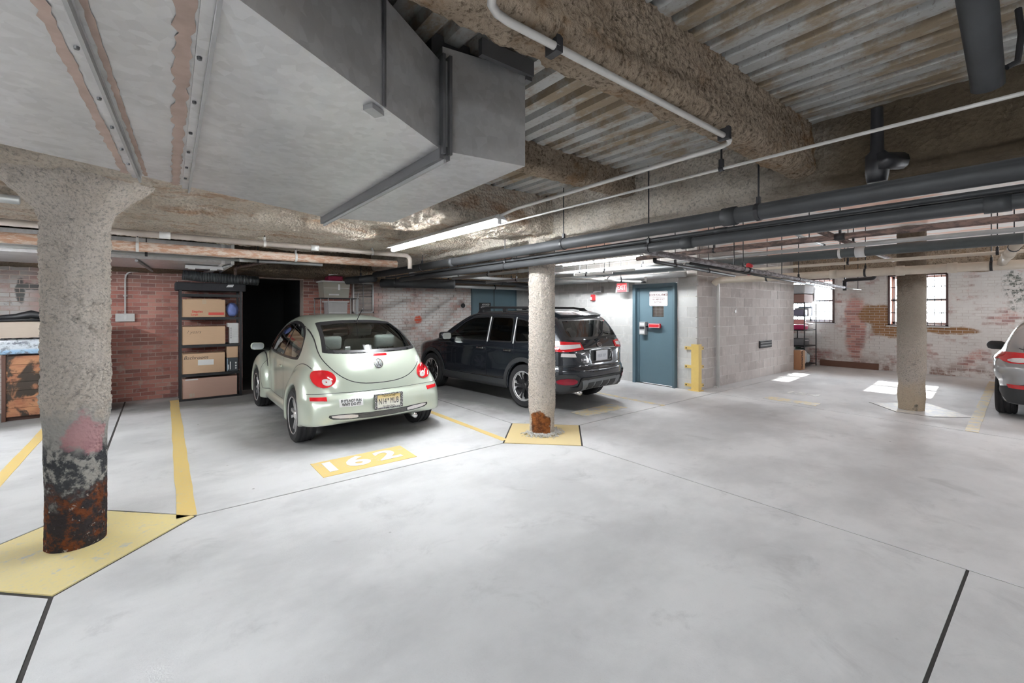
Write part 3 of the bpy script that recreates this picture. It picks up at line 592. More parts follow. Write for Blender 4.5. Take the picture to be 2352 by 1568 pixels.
pipe('black pipe hanging lowest in the bundle before the centre column', [(3.45, -4.9, 2.120), (3.45, 7.6, 2.120)], .040, M_PIPEB, (.58, .75), G, (.41, .55))
pipe('dark pipe with peeling coat beside the bottom of the bundle', [(3.56, -4.9, 2.165), (3.56, 7.2, 2.165)], .034, M_PIPEB, (), G, (.45, .69))
pipe('large black pipe crossing above the bin rack', [(3.55, 8.75, 2.11), (4.65, 7.7, 2.08)], .09, M_PIPEB, (.2,), None, ()); pipe('black pipe bending towards the bin rack wall', [(3.36, 8.6, 2.20), (3.0, 9.2, 2.16)], .075, M_PIPEB, (.5,))
pipe('steel conduit that feeds the near strip light', [(.70, -.9, 2.49), (.76, 1.12, 2.49), (2.50, 1.14, 2.49), (2.50, 3.1, 2.47), (2.46, 3.27, 2.43)], .014, M_CONDUIT, (), None, (), bend=.12, cat='conduit')
t = pipe('thin straight conduit crossing from the ceiling corner to the strip light', [(2.70, -4.9, 2.427), (2.70, 4.6, 2.427)], .009, M_CONDUIT, (.49, .655), None, (), cat='conduit')
for (u, v) in ((1.10, 1.14), (2.36, 1.14)): tag(MB().box(u - .015, u + .015, v - .03, v + .03, 2.47, 2.535).build('conduit_clamp', M_BLACK), 'black clamp gripping the steel conduit, %s' % ('beside the duct' if u < 2 else 'near its bend'), 'clamp')
G = 'pipes beyond the flared column'
pipe('cream pipe running nearest, beyond the flared column', [(-6.9, 6.32, 2.40), (3.02, 6.32, 2.40), (3.02, 6.32, 2.2)], .034, M_PIPET, (.63, .80, .94), G, (.7, .86), bend=.09, cm=M_PIPEW)
pipe('rust orange pipe beyond the flared column', [(-6.9, 6.66, 2.29), (2.95, 6.66, 2.29)], .056, M_RUST, (.68, .85), G, (), cm=M_PIPEW)
pipe('thin grey pipe in front of the back duct', [(-6.9, 7.3, 2.27), (2.0, 7.3, 2.27)], .022, M_PIPEG, (.76, .90), G, (.88,))
pipe('bent branch pipe with a dark valve above the dark doorway', [(1.45, 6.8, 2.30), (1.05, 9.2, 2.32), (1.05, 9.2, 2.18)], .026, M_RUSTD, (), None, (.96,), bend=.05)
pipe('purple grey pipe high to the left of the flared column', [(-6.9, 5.35, 2.46), (-.9, 5.35, 2.46)], .035, M_PIPEG, (.8,))
G = 'pipes on the plaster ceiling'
pipe('dark rusty pipe under the peach plaster ceiling', [(6.2, -4.9, 2.415), (6.2, 4.45, 2.415)], .036, M_RUSTD, (.30, .52, .70, .86), G, (.40, .70), cm=M_BLACK)
pipe('thin dark pipe beside the large grey pipe', [(6.7, -4.9, 2.365), (6.7, 4.3, 2.365)], .026, M_PIPEG, (.3, .5), G, (.4,))
pipe('large grey pipe with bright couplings under the plaster ceiling', [(7.0, -4.9, 2.305), (7.0, 6.0, 2.305)], .060, plain('slate_pipe', (.07, .08, .083), .5, .1, .3, 4), (.37, .62, .82), G, (.47, .60), cm=M_OFFW)
pipe('thin cream pipe over the wide cream drain pipe', [(8.45, -4.9, 2.30), (8.45, 3.9, 2.30)], .024, M_PIPEC, (.62, .80), G, ())
pipe('wide cream drain pipe running past the window side column', [(8.6, -4.9, 2.145), (8.6, 4.30, 2.145), (8.6, 4.36, 2.08)], .062, M_PIPEC, (.60, .745, .9), G, (.55, .64, .70, .79), bend=.06)
pipe('short cream branch pipe sloping into the wide drain pipe', [(7.7, .35, 2.33), (8.55, .52, 2.18)], .05, M_PIPEC, (.2,), None, (.55,))
pipe('white pipe running down the block wall', [(8.80, 4.385, .0), (8.80, 4.385, 2.12), (8.66, 4.36, 2.14)], .036, M_PIPEW, (), None, (), bend=.05).children[0]
b = MB(); b.tube([(8.80, 4.385, 1.22), (8.80, 4.385, 1.25)], .044, 12).box(8.74, 8.86, 4.40, 4.446, 1.222, 1.248).box(8.74, 8.86, 4.36, 4.44, 0, .03); tag(b.build('pipe_bracket', M_OFFW), 'metal brackets holding the white pipe to the block wall', 'bracket')
pipe('long steel pipe crossing low towards the barred window', [(3.70, 2.57, 2.14), (10.88, 2.82, 2.02)], .030, rustpipe('streaked_steel', (.17, .155, .16), (.42, .39, .41)), (.32, .62), None, (.345,), ztop=2.86, cm=M_BLACK)
pipe('thin black pipe running tight under the long steel pipe', [(4.6, 2.60, 2.078), (10.2, 2.80, 1.975)], .015, M_BLACK, (.2, .5), None, (), ring=False)
pipe('black elbowed pipe ending by the whitewashed brick', [(10.92, 2.82, 1.96), (10.92, 2.82, 2.17), (10.92, 2.34, 2.18), (10.92, 2.34, 2.28)], .034, M_BLACK, (.9,), None, (), bend=.06)
pipe('very thin conduit reaching the whitewashed brick wall', [(10.97, 2.82, 2.01), (12.4, 2.9, 2.02)], .010, M_PIPEG, (.8,), ring=False)
pipe('slanting steel pipe under the plaster ceiling', [(5.75, 1.72, 2.445), (10.2, 1.92, 2.445)], .032, M_RUSTD, (.35,))
pipe('short slanting pipe with a dark end cap under the plaster ceiling', [(5.6, 2.05, 2.50), (7.4, 2.15, 2.48)], .018, M_PIPEG, (.6,), None, (.97,), cm=M_BLACK, ring=False)
pipe('short dark pipe with a raised end under the long steel pipe', [(7.6, 3.5, 2.14), (4.75, 3.15, 2.155), (4.75, 3.15, 2.20)], .024, M_BLACK, (.4, .8), None, (), bend=.03, ztop=2.86)
G = 'thin white pipes before the exit door wall'
for (u, v0, v1, z, r, m, lb) in ((7.3, 4.3, 8.35, 2.42, .032, M_PIPEW, 'white pipe highest of those by the exit door'), (6.75, 4.9, 8.35, 2.30, .022, M_PIPEW, 'slim white pipe below the strip light'), (7.5, 3.0, 8.35, 2.33, .05, M_PIPEG, 'grey pipe ending at the block corner'),
                                 (6.5, 5.2, 8.35, 2.24, .02, M_PIPEW, 'lowest slim white pipe over the black car'), (5.9, 5.6, 8.35, 2.20, .028, M_PIPEG, 'grey pipe over the front of the black car'), (5.0, 5.0, 8.35, 2.25, .03, M_PIPEG, 'grey pipe above the black car roof'), (4.4, 4.8, 8.35, 2.27, .035, M_PIPEB, 'dark pipe behind the bundle')):
    pipe(lb, [(u, v0, z), (u, v1, z)], r, m, (.2, .6), G, (.3,))
pipe('grey pipe along the top of the exit door wall', [(7.96, 4.6, 2.255), (7.96, 9.9, 2.255)], .055, M_PIPEG, (.35, .8)); pipe('angled white pipe with a dark end over the exit', [(6.1, 6.15, 2.185), (7.75, 5.35, 2.13), (7.75, 5.35, 2.24)], .022, M_PIPEW, (.7,), None, (.97,), cm=M_BLACK, bend=.04)
for (v, z, m, l) in ((9.3, 2.14, M_PIPEG, 'grey pipe crossing the back wall over the blue door'), (9.0, 2.24, M_PIPEB, 'dark pipe crossing above the blue door'), (8.6, 2.32, M_PIPEG, 'slender pipe crossing higher above the blue door')):
    pipe(l, [(4.1, v, z), (8.0, v, z)], .04, m, (.3, .7))
sp = MB().lathe([(0, -.16), (.028, -.16), (.028, -.05), (.05, -.04), (.05, .02), (.03, .04), (.0, .05)], 14, (0, 0, 0)); tag(sp.build('pipe_tee', M_RED, None, True, (7.0, 3.0, 2.25)), 'dark red flanged drop under the large grey pipe', 'pipe fitting')
# vertical end of a pipe at the ceiling
b = MB().tube([(2.05, .20, 2.80), (2.86, .22, 2.60), (2.90, .22, 2.56)], .055, 20); o = tag(b.build('capped_pipe', M_PIPEB, None, True), 'stubby dark pipe under the ribbed deck, top corner', 'pipe')
MB().tube([(2.84, .16, 2.60), (2.86, .13, 2.62), (2.88, .12, 2.74), (2.9, .13, 2.86)], .012, 8).build('strap', M_BLACK, o)
tag(MB().lathe([(0, -.10), (.05, -.10), (.06, -.04), (.06, .06), (.035, .09), (.03, .35)], 12, (3.42, .72, 2.44)).tube([(3.36, .70, 2.45), (3.5, .62, 2.46)], .05, 10).build('hanging_clamp', M_BLACK, None, True), 'black beam clamp above the thickest black pipe', 'clamp')

# ---------------- doors and wall fittings ----------------
d = empty('door_1', (8.1, 5.37, 0), kind='structure', label='blue grey emergency exit door with alarm bar')
def DB(n, m, *bx, par=None, xf=None):
    b = MB()
    for x in bx: b.box(*x)
    b.xf(Matrix.Translation((-8.1, -5.37, 0))); return b.build(n, m, par or d)
DB('door_frame', M_BLUEFR, (8.02, 8.22, 5.80, 5.87, 0, 2.11), (8.02, 8.22, 4.87, 4.92, 0, 2.11), (8.02, 8.22, 4.92, 5.80, 2.03, 2.11), (8.09, 8.2, 5.74, 5.80, 0, 2.03))
leaf = DB('door_leaf', M_BLUEDOOR, (8.10, 8.145, 4.92, 5.76, .02, 1.42), (8.10, 8.145, 4.92, 5.76, 1.66, 2.03), (8.10, 8.145, 4.92, 5.16, 1.42, 1.66), (8.10, 8.145, 5.43, 5.76, 1.42, 1.66))
DB('threshold', M_BLACK, (8.08, 8.2, 4.92, 5.8, 0, .015)); DB('window_glass', plain('wired_glass', (.10, .075, .06), .15, 0, .4, 30), (8.125, 8.13, 5.16, 5.43, 1.42, 1.66))
DB('wire_mesh', M_SEAM, *[(8.119, 8.122, 5.16 + i * .03, 5.163 + i * .03, 1.42, 1.66) for i in range(1, 9)], *[(8.119, 8.122, 5.16, 5.43, 1.42 + i * .03, 1.423 + i * .03) for i in range(1, 8)])
sg = empty('door_sign', (8.07, 5.28, 1.80), label='white sign reading that the door is alarmed, on the blue door', cat='sign')
FRX = frame((0, 0, 0), (0, -1, 0), (0, 0, 1))   # faces -x
b = MB().prism(rrect(.43, .31, .03), 0, .004).xf(frame((.026, 0, 0), (0, -1, 0), (0, 0, 1))); b.build('sign_plate', M_WHITE, sg)
M_SIGNB = plain('sign_brown', (.16, .07, .07), .6, 0, 0)
ringpoly(.41, .29, .025, .006).xf(frame((.0215, 0, 0), (0, -1, 0), (0, 0, 1))).build('border', M_SIGNB, sg)
for s_, z, sz, bo in (('DOOR IS ALARMED', .072, .064, .0006), ('FIRE EMERGENCY', -.018, .049, .0005), ('EXIT ONLY', -.078, .049, .0005)):
    text('lettering', s_, sz, M_SIGNB, frame((.021, 0, z), (0, -1, 0), (0, 0, 1)), sg, .0005, bold=bo, sx=.78)
MB().box(.020, .022, -.15, .15, .024, .030).build('rule', M_SIGNB, sg)
al = empty('exit_alarm', (8.1, 5.62, 1.18), label='grey exit alarm lock box with a red push paddle on the blue door', cat='alarm')
MB().bbox(-.09, 0, -.075, .075, -.14, .13, .008).build('alarm_case', M_PIPEG, al); MB().box(-.096, -.088, -.06, .06, -.02, .03).build('alarm_panel', M_DARKT, al); MB().box(-.096, -.088, -.055, .055, .05, .11).box(-.096, -.088, -.055, .055, -.12, -.05).build('alarm_label', M_WHITE, al)
MB().box(-.075, -.045, -.16, -.07, .02, .045).build('paddle_arm', M_CHROME, al); MB().bbox(-.085, -.03, -.42, -.15, .01, .10, .006).build('push_paddle', M_RED, al)
ringpoly(.25, .078, .01, .008).xf(frame((-.0865, -.285, .055), (0, -1, 0), (0, 0, 1))).build('paddle_border', M_WHITE, al)
ex = empty('exit_sign', (7.86, 6.07, 2.05), label='red lit exit sign left of the blue door', cat='sign')
MB().bbox(.02, .09, -.16, .14, -.10, .10, .006).build('sign_case', M_OFFW, ex); M_EXR = emit('exit_red_glow', (1.0, .08, .09), .36); MB().box(.012, .022, -.15, .10, -.09, .09).build('sign_face', M_EXR, ex)
text('lettering', 'EXIT', .15, emit('exit_letters', (1.0, .42, .42), .40), frame((.010, -.025, 0), (0, -1, 0), (0, 0, 1)), ex, .001, bold=.004, sx=.75); MB().tube([(.05, 0, .1), (.05, 0, .2)], .008, 8).box(.02, .24, -.02, .02, .02, .05).build('bracket', M_SEAM, ex)
st = empty('fire_strobe', (8.1, 7.03, 1.86), label='red fire alarm strobe on the grey block wall', cat='alarm'); MB().bbox(-.06, 0, -.05, .05, -.07, .07, .006).build('strobe_case', M_RED, st); MB().bbox(-.09, -.06, .0, .045, -.06, .01, .008).build('strobe_lens', M_WHITE, st); MB().tube([(-.02, 0, .07), (-.02, 0, .34), (-.02, .06, .36)], .007, 6).build('conduit', M_CONDUIT, st)
jb = empty('junction_box', (8.1, 6.85, 2.04), label='small grey box between the strobe and the exit sign', cat='junction box'); MB().bbox(-.10, 0, -.12, .12, -.07, .06, .006).build('box_case', M_SEAM, jb); MB().tube([(-.05, 0, .06), (-.05, 0, .2)], .007, 6).build('conduit', M_CONDUIT, jb)
cg = empty('corner_guard', (8.1, 4.44, 0), label='yellow steel corner guard at the foot of the block wall corner', cat='corner guard')
MB().box(-.035, -.01, -.02, .10, 0, .90).box(-.035, .08, -.05, -.02, 0, .90).build('angle_post', M_YSTEEL, cg)
for z in (.10, .46, .82):
    MB().box(-.028, -.003, .09, .24, z - .03, z + .03).build('tab', M_YSTEEL, cg); MB().box(.07, .19, -.033, -.003, z - .03, z + .03).build('tab', M_YSTEEL, cg)
    MB().lathe([(0, -.008), (.012, -.006), (.014, 0)], 8, axis='x').xf(Matrix.Translation((-.028, .21, z))).build('bolt', M_BLACK, cg); MB().lathe([(0, -.008), (.012, -.006), (.014, 0)], 8, axis='y').xf(Matrix.Translation((.16, -.033, z))).build('bolt', M_BLACK, cg)
MB().box(-.05, .12, -.07, .17, 0, .012).build('foot_plate', M_YSTEEL, cg)
vt = empty('wall_vent', (11.18, 4.44, .76), label='small dark louvre vent low on the long block wall', cat='vent'); MB().bbox(-.33, .33, -.025, 0, -.085, .085, .006).build('vent_frame', M_BLACK, vt)
for k in range(5): MB().box(-.30, .30, -.035, -.025, -.07 + k * .032, -.052 + k * .032).build('slat', M_SEAM if k % 2 else M_BLACK, vt)
tag(MB().bbox(9.62, 9.66, 4.41, 4.44, 1.50, 1.56, .003).bbox(9.63, 9.655, 4.40, 4.41, 1.57, 1.60, .003).build('wall_sensor', M_WHITE), 'tiny white fitting high on the long block wall', 'sensor')
# blue door on the back wall
d2r = empty('door_2', (7.3, 10.0, 0), kind='structure', label='dark blue grey door in the far corner behind the black car')
MB().box(-.70, .78, -.03, .05, 0, 2.14).build('door_leaf', M_BLUEDOOR, d2r); MB().box(-.74, -.70, -.05, .02, 0, 2.18).box(.76, .80, -.05, .02, 0, 2.18).box(-.74, .80, -.05, .02, 2.14, 2.18).build('door_frame', M_BLUEFR, d2r); MB().box(-.01, .01, -.035, -.03, 0, 2.14).build('door_gap', M_BLACK, d2r)
ds = empty('notice_board', (6.98, 9.955, 1.62), label='small black notice with white lettering on the dark blue door', cat='sign'); MB().box(-.19, .19, -.012, 0, -.2, .14).build('board', M_BLACK, ds)
text('lettering', 'AUTHORIZED', .065, M_WHITE, frame((.02, -.014, .09), (1, 0, 0), (0, 0, 1)), ds, .0005, sx=.62); text('lettering', 'NOTICE', .06, M_WHITE, frame((-.08, -.014, .01), (1, 0, 0), (0, 0, 1)), ds, .0005, sx=.6); MB().box(-.12, .14, -.014, -.012, .048, .054).build('rule', M_WHITE, ds)
# round wall plug, switch box with conduit, vent window
tag(MB().lathe([(0, -.02), (.04, -.02), (.06, -.01), (.06, .01)], 16, (6.3, 9.99, 1.68), 'y').build('wall_plug', M_BLACK), 'round dark plug in the whitewashed brick beside the blue door', 'wall cap')
sw = empty('light_switch', (-.46, 9.995, 1.435), label='grey metal switch box with a white rocker on the red brick', cat='switch'); MB().bbox(-.125, .125, -.05, 0, -.068, .068, .005).build('switch_box', M_OFFW, sw); MB().bbox(-.02, .02, -.058, -.05, -.04, .04, .003).build('rocker', M_WHITE, sw)
MB().tube([(0, -.02, .068), (0, -.02, .78), (.30, -.02, .80)], .012, 8, True, .12).build('conduit', M_OFFW, sw); MB().box(-.03, .03, -.03, 0, .36, .375).build('strap', M_OFFW, sw)
vw = empty('vent_window', (3.62, 9.99, 1.84), label='white framed louvre grille behind the bin rack', cat='vent')
for a in ((-.24, -.21, -.35, .35), (.21, .24, -.35, .35), (-.24, .24, -.35, -.31), (-.24, .24, .31, .35)): MB().box(a[0], a[1], -.03, .02, a[2], a[3]).build('frame', M_WHITE, vw)
MB().box(-.22, .22, .03, .05, -.33, .33).build('dark_backing', M_BLACK, vw)
for k in range(19): MB().box(-.21, .21, -.012, -.004, -.30 + k * .033, -.288 + k * .033).build('louvre', M_BLACK if k > 9 else M_SEAM, vw)
MB().box(-.008, .008, -.016, -.004, -.31, .31).build('bar', M_SEAM, vw)
# ---------------- storage along the brick wall ----------------
def boxthing(name, u0, u1, v0, v1, z0, z1, mat, label, cat='box', group=None, flaps=True, tape=False, taper=0):
    t = empty(name, ((u0 + u1) / 2, (v0 + v1) / 2, z0), label=label, cat=cat, group=group); w, d, h = (u1 - u0) / 2, (v1 - v0) / 2, z1 - z0
    MB().bbox(-w, w, -d, d, 0, h, .004).build('carton_body', mat, t)
    if flaps: MB().box(-w + .003, -.002, -d + .003, d - .003, h, h + .003).box(.002, w - .003, -d + .003, d - .003, h, h + .003).build('flap', mat, t)
    if tape: MB().box(-.03, .03, -d - .001, d + .001, h + .002, h + .005).box(-.03, .03, -d - .002, -d, h - .07, h).build('tape', plain('tape', (.62, .48, .34), .3), t)
    return t
def mark(t, s, size, u, z, d, mat=None, **k): return text('lettering', s, size, mat or M_INK, frame((u, -d - .0015, z), (1, 0, 0), (0, 0, 1)), t, .0004, **k)
M_INK = plain('marker_ink', (.07, .06, .055), .7, 0, 0); M_REDP = plain('red_print', (.72, .10, .08), .6, 0, .03); M_BLUEB = plain('blue_bag', (.20, .27, .62), .45, 0, .35, 12, .3); M_DKCARD = plain('dark_carton', (.06, .07, .08), .5, 0, .2)
rk = empty('shelf_rack', (.715, 9.62, 0), label='tall black metal rack of cardboard boxes against the red brick', cat='shelf')
for x in (-.44, .44):
    for y in (-.20, .20): MB().box(x - .018, x + .018, y - .018, y + .018, 0, 1.90).build('post', M_BLACK, rk)
for z in (.03, .455, .955, 1.435, 1.84): MB().box(-.44, .44, -.21, .21, z - .03, z - .012).box(-.44, .44, -.22, -.20, z - .045, z).box(-.44, .44, .20, .22, z - .045, z).build('shelf_board', M_BLACK, rk)
tag(MB().bbox(.20, 1.24, 9.40, 9.85, 1.90, 2.04, .02).build('tool_bag', plain('black_bag', (.03, .03, .035), .8, 0, .3, 20), None), 'long flat black case lying on top of the box rack', 'case')
tag(MB().add([(.93, 9.38, 1.97), (1.03, 9.38, 1.975), (1.05, 9.385, 2.02), (.96, 9.385, 2.015)], [(0, 1, 2, 3)]).add([(.93, 9.386, 1.97), (1.03, 9.386, 1.975), (1.05, 9.39, 2.02), (.96, 9.39, 2.015)], [(3, 2, 1, 0)]).build('paper_tag', M_WHITE), 'white paper tag stuck on the front of the black case', 'label')
b1 = boxthing('cardboard_box', .30, .92, 9.42, 9.82, 1.438, 1.74, M_CARD, 'cardboard box with red print, on the top shelf of the rack', tape=True); mark(b1, 'Staples', .055, -.10, .095, .2, M_REDP, bold=.0015); mark(b1, 'Large', .045, -.14, .045, .2, M_REDP, bold=.001)
MB().box(.06, .29, -.203, -.2, .035, .08).build('print_bar', M_REDP, b1); MB().box(-.25, .26, -.1, .1, .305, .325).build('folded_flap', M_CARD, b1)
b2 = boxthing('cardboard_box', .30, .92, 9.42, 9.82, .958, 1.27, M_CARD, 'plain cardboard box on the second shelf, a faint word in pencil'); mark(b2, '? years', .075, -.15, .22, .2, bold=-.001, shear=.3)
b3 = boxthing('cardboard_box', .30, .915, 9.42, 9.82, .458, .80, M_CARD, 'cardboard box with a white label, the word bathroom by hand'); mark(b3, 'Bathroom', .085, -.12, .275, .2, shear=.3); MB().box(-.09, .14, -.203, -.2, .14, .235).build('paper_label', M_WHITE, b3)
b4 = boxthing('cardboard_box', .30, 1.10, 9.42, 9.82, .032, .37, M_CARD2, 'widest cardboard box, on the bottom shelf of the rack', tape=False)
MB().box(-.30, -.26, -.203, -.2, .02, .085).box(-.25, -.23, -.203, -.2, .02, .085).build('print_mark', M_CARD3, b4); MB().box(-.36, -.18, -.204, -.2, .315, .336).build('tape_strip', M_OFFW, b4)
bm = bmesh.new(); bmesh.ops.create_icosphere(bm, subdivisions=4, radius=1); P_ = np.array([v.co[:] for v in bm.verts]); dd = fbm(P_, 2.2, 4) * .14
for v, k in zip(bm.verts, dd): v.co = Vector((v.co.x * .095, v.co.y * .12, v.co.z * .13)) * (1 + k)
me = bpy.data.meshes.new('bag'); bm.to_mesh(me); bm.free(); me.materials.append(M_BLUEB); me.shade_smooth(); bag = link('plastic_bag', me, None, (1.035, 9.52, 1.568)); tag(bag, 'crumpled blue plastic bag beside the red print box', 'bag')
dr = empty('paper_sorter', (1.06, 9.55, .958), label='narrow white drawer box with black dots on the second shelf', cat='box'); MB().bbox(-.075, .07, -.1, .1, 0, .37, .006).build('case', M_OFFW, dr); MB().box(-.10, -.075, -.08, .1, .30, .37).build('side_flap', M_WHITE, dr)
for k in range(6): MB().lathe([(0, -.004), (.007, -.003), (.008, 0)], 8, (-.05, -.1, .10 + k * .035), 'y').build('dot', M_BLACK, dr)
for k in range(5): MB().box(-.035, .065, -.102, -.1, .115 + k * .035, .118 + k * .035).build('line', M_SEAM, dr)
boxthing('cardboard_box', .945, 1.115, 9.43, 9.7, .70, .905, M_CARD, 'small cardboard box stacked on the dark printed box'); bx = boxthing('cardboard_box', .945, 1.115, 9.43, 9.7, .458, .695, M_DKCARD, 'dark printed box at the right end of the third shelf', flaps=False)
for (a, b, c, d_) in ((-.07, -.055, .03, .12), (-.04, -.025, .03, .17), (.04, .065, .04, .06), (.04, .065, .08, .11), (.04, .065, .13, .16)): MB().box(a, b, -.137, -.135, c, d_).build('print_mark', M_WHITE, bx)
MB().box(-.085, -.075, -.137, -.135, 0, .23).build('print_edge', plain('pale_blue', (.45, .62, .75), .5), bx)
# bin rack behind the green car
r2 = empty('wire_rack', (2.95, 9.55, 0), label='dark wire rack holding plastic bins by the louvre grille', cat='shelf')
for x in (-.42, -.28, .17, .33):
    for y in ((-.2, .25) if x in (-.42, .33) else (-.22,)): MB().tube([(x, y, 0), (x, y, 1.80 if x < .3 else 1.86)], .010, 8).build('post', M_SEAM, r2)
for z in (.5, 1.15, 1.81): MB().box(-.43, .34, -.22, .26, z - .02, z).build('shelf_board', M_BLACK, r2)
def tub(name, u0, u1, v0, v1, z0, z1, mat, lid, label):
    t = empty(name, ((u0 + u1) / 2, (v0 + v1) / 2, z0), label=label, cat='bin'); w, d, h = (u1 - u0) / 2, (v1 - v0) / 2, z1 - z0; k = .9
    MB().add([(-w * k, -d * k, 0), (w * k, -d * k, 0), (w * k, d * k, 0), (-w * k, d * k, 0), (-w, -d, h), (w, -d, h), (w, d, h), (-w, d, h)], [(3, 2, 1, 0), (4, 5, 6, 7), (0, 1, 5, 4), (1, 2, 6, 5), (2, 3, 7, 6), (3, 0, 4, 7)]).build('bin_body', mat, t)
    MB().bbox(-w - .03, w + .03, -d - .03, d + .03, h, h + .03, .008).build('lid', lid, t); MB().box(-w * .95, w * .95, -d * .97 - .006, -d * .95, h * .62, h * .64).build('rib', lid, t); return t
g = NG('cloudy_bin'); g.fin(g.mix(g.noise(g.obj(), 6, 4), (.42, .34, .27), (.34, .38, .34)), .35)
tb = tub('storage_bin', 2.58, 3.12, 9.36, 9.75, 1.812, 2.13, g.m, M_OFFW, 'cloudy plastic storage bin full of clutter on top of the rack'); MB().box(.02, .06, -.206, -.2, .16, .28).build('tape', M_WHITE, tb); MB().box(-.16, .04, -.206, -.2, .05, .08).build('cloth', M_OFFW, tb)
tub('storage_bin', 2.70, 3.08, 9.40, 9.75, 1.152, 1.72, plain('grey_bin', (.48, .47, .47), .5), M_OFFW, 'taller light grey storage bin showing over the green car roof')
tag(MB().bbox(2.70, 3.00, 9.42, 9.70, 2.165, 2.27, .03).bbox(2.76, 2.95, 9.40, 9.42, 2.22, 2.24, .004).build('red_cushion', plain('dark_red_cloth', (.30, .02, .06), .7, 0, .3, 20)), 'dark red folded bag on the cloudy bin', 'bag')
tag(MB().add([(2.72, 9.46, 2.275), (2.98, 9.46, 2.31), (2.99, 9.5, 2.36), (2.86, 9.52, 2.46), (2.73, 9.5, 2.38), (2.72, 9.49, 2.275), (2.98, 9.49, 2.31), (2.99, 9.53, 2.36), (2.86, 9.55, 2.46), (2.73, 9.53, 2.38)], [(4, 3, 2, 1, 0), (5, 6, 7, 8, 9), (0, 1, 6, 5), (1, 2, 7, 6), (2, 3, 8, 7), (3, 4, 9, 8), (4, 0, 5, 9)]).build('pointed_board', M_OFFW), 'pale pointed board standing on the dark red bag', 'board')
tag(MB().tube([(3.20, 9.2, 0), (3.20, 9.2, 1.78)], .022, 10).tube([(3.20, 9.2, 1.75), (3.24, 9.2, 1.92)], .008, 6).build('pole', M_SEAM), 'grey pole leaning beside the louvre grille', 'pole')
# stack at the far left
cr = empty('wooden_panel', (-1.2, 9.25, 0), label='stained plank panel standing left of the flared column', cat='panel')
def crm():
    g = NG('stained_planks'); p = g.obj(); c = g.mix(g.ss(g.noise(g.vmul(p, (1.2, 1, 3)), 3, 6, .6), .35, .65), (.34, .13, .07), (.50, .25, .13)); c = g.mix(g.ss(g.noise(p, 3.2, 6, .6, .8), .46, .56), c, (.04, .028, .02)); return g.fin(c, .7)
M_PLK = crm()
for k in range(7): MB().box(-.48, .55, -.02 - .004 * (k % 2), .02, .06 + k * .122, .178 + k * .122).build('plank', M_PLK, cr)
MB().box(-.52, -.48, -.04, .04, .0, .93).box(.55, .59, -.04, .04, 0, .93).build('frame', plain('dark_wood', (.10, .045, .03), .6), cr); MB().box(-.48, .55, .02, .5, 0, .92).build('crate_back', plain('dark_wood2', (.08, .04, .03), .7), cr)
wp = empty('water_pack', (-1.2, 9.45, .935), label='shrink wrapped pack of water bottles on the plank panel', cat='bottle pack')
g = NG('shrink_wrap'); s = g.sep(g.obj()); c = g.mix(g.ss(s['Z'], .05, .09), (.36, .55, .75), (.62, .68, .74)); c = g.mix(g.ss(g.noise(g.obj(), 9, 5, .7, .5), .5, .62), c, (.20, .22, .27)); g.bump(g.noise(g.obj(), 14, 4, .6, 1), .8, .02); MW = g.fin(c, .15)
MB().bbox(-.60, .58, -.26, .24, 0, .215, .04).build('wrap', MW, wp)
for i in range(11):
    for j in range(2): MB().lathe([(0, .23), (.018, .23), (.02, .205), (.04, .18), (.04, .16)], 10, (-.53 + i * .105, -.14 + j * .2, 0)).build('bottle_top', M_PLATEW, wp, True)
text('lettering', 'PURIFIED WATER', .065, M_DARKT, frame((.1, -.263, .115), (1, 0, 0), (0, 0, 1)), wp, .0005)
b5 = boxthing('cardboard_box', -1.95, -.62, 9.15, 9.7, 1.17, 1.39, M_CARD3, 'long pale cardboard box on the water pack'); mark(b5, 'Amazon', .035, .02, .15, .275); MB().box(.10, .34, -.277, -.275, .045, .09).build('bar_code', M_PIPEG, b5)
bl = MB(); bl.tube([(-1.95, 9.3, 1.43), (-1.6, 9.32, 1.46), (-1.45, 9.3, 1.50), (-1.25, 9.32, 1.45), (-.9, 9.32, 1.42)], [.03, .05, .06, .04, .02], 10); bl.tube([(-1.95, 9.22, 1.41), (-1.5, 9.22, 1.42), (-1.0, 9.24, 1.41)], .018, 8); tag(bl.build('folded_umbrella', M_BLACK, None, True), 'black folded umbrella lying on the long pale box', 'umbrella')

# ---------------- rack by the far window ----------------
r3 = empty('storage_rack', (14.02, 4.63, 0), label='black wire rack crammed with goods before the far window', cat='shelf')
for x in (-.44, .44):
    for y in (-.23, .23): MB().tube([(x, y, 0), (x, y, 1.78)], .014, 8).build('post', M_BLACK, r3)
for z in (.08, .58, 1.02, 1.40, 1.76): MB().box(-.45, .45, -.24, .24, z - .02, z).build('wire_shelf', M_BLACK, r3)
tag(MB().bbox(13.55, 14.40, 4.40, 4.85, 2.0, 2.26, .05).bbox(14.25, 14.5, 4.39, 4.86, 1.80, 2.20, .05).build('grey_sheet', plain('grey_cloth', (.50, .51, .53), .8, 0, .1, 8, .5)), 'pale grey sheet draped over the top of the far rack', 'cloth')
boxthing('cardboard_box', 13.55, 14.22, 4.40, 4.85, 1.765, 1.99, plain('brown_box', (.34, .20, .17), .7), 'reddish brown box under the grey sheet', flaps=False)
b6 = empty('cardboard_box', (13.18, 4.42, 0), label='upright orange brown carton with big black lettering on end', cat='box'); MB().bbox(-.15, .15, -.11, .11, 0, .50, .005).build('carton_body', plain('orange_carton', (.46, .23, .12), .7), b6); MB().box(.03, .152, -.113, -.108, .0, .50).build('pale_side', M_CARD, b6)
text('lettering', 'DUROC', .13, M_DARKT, frame((-.05, -.112, .26), (0, 0, -1), (1, 0, 0)), b6, .001, bold=.003, sx=1.0)
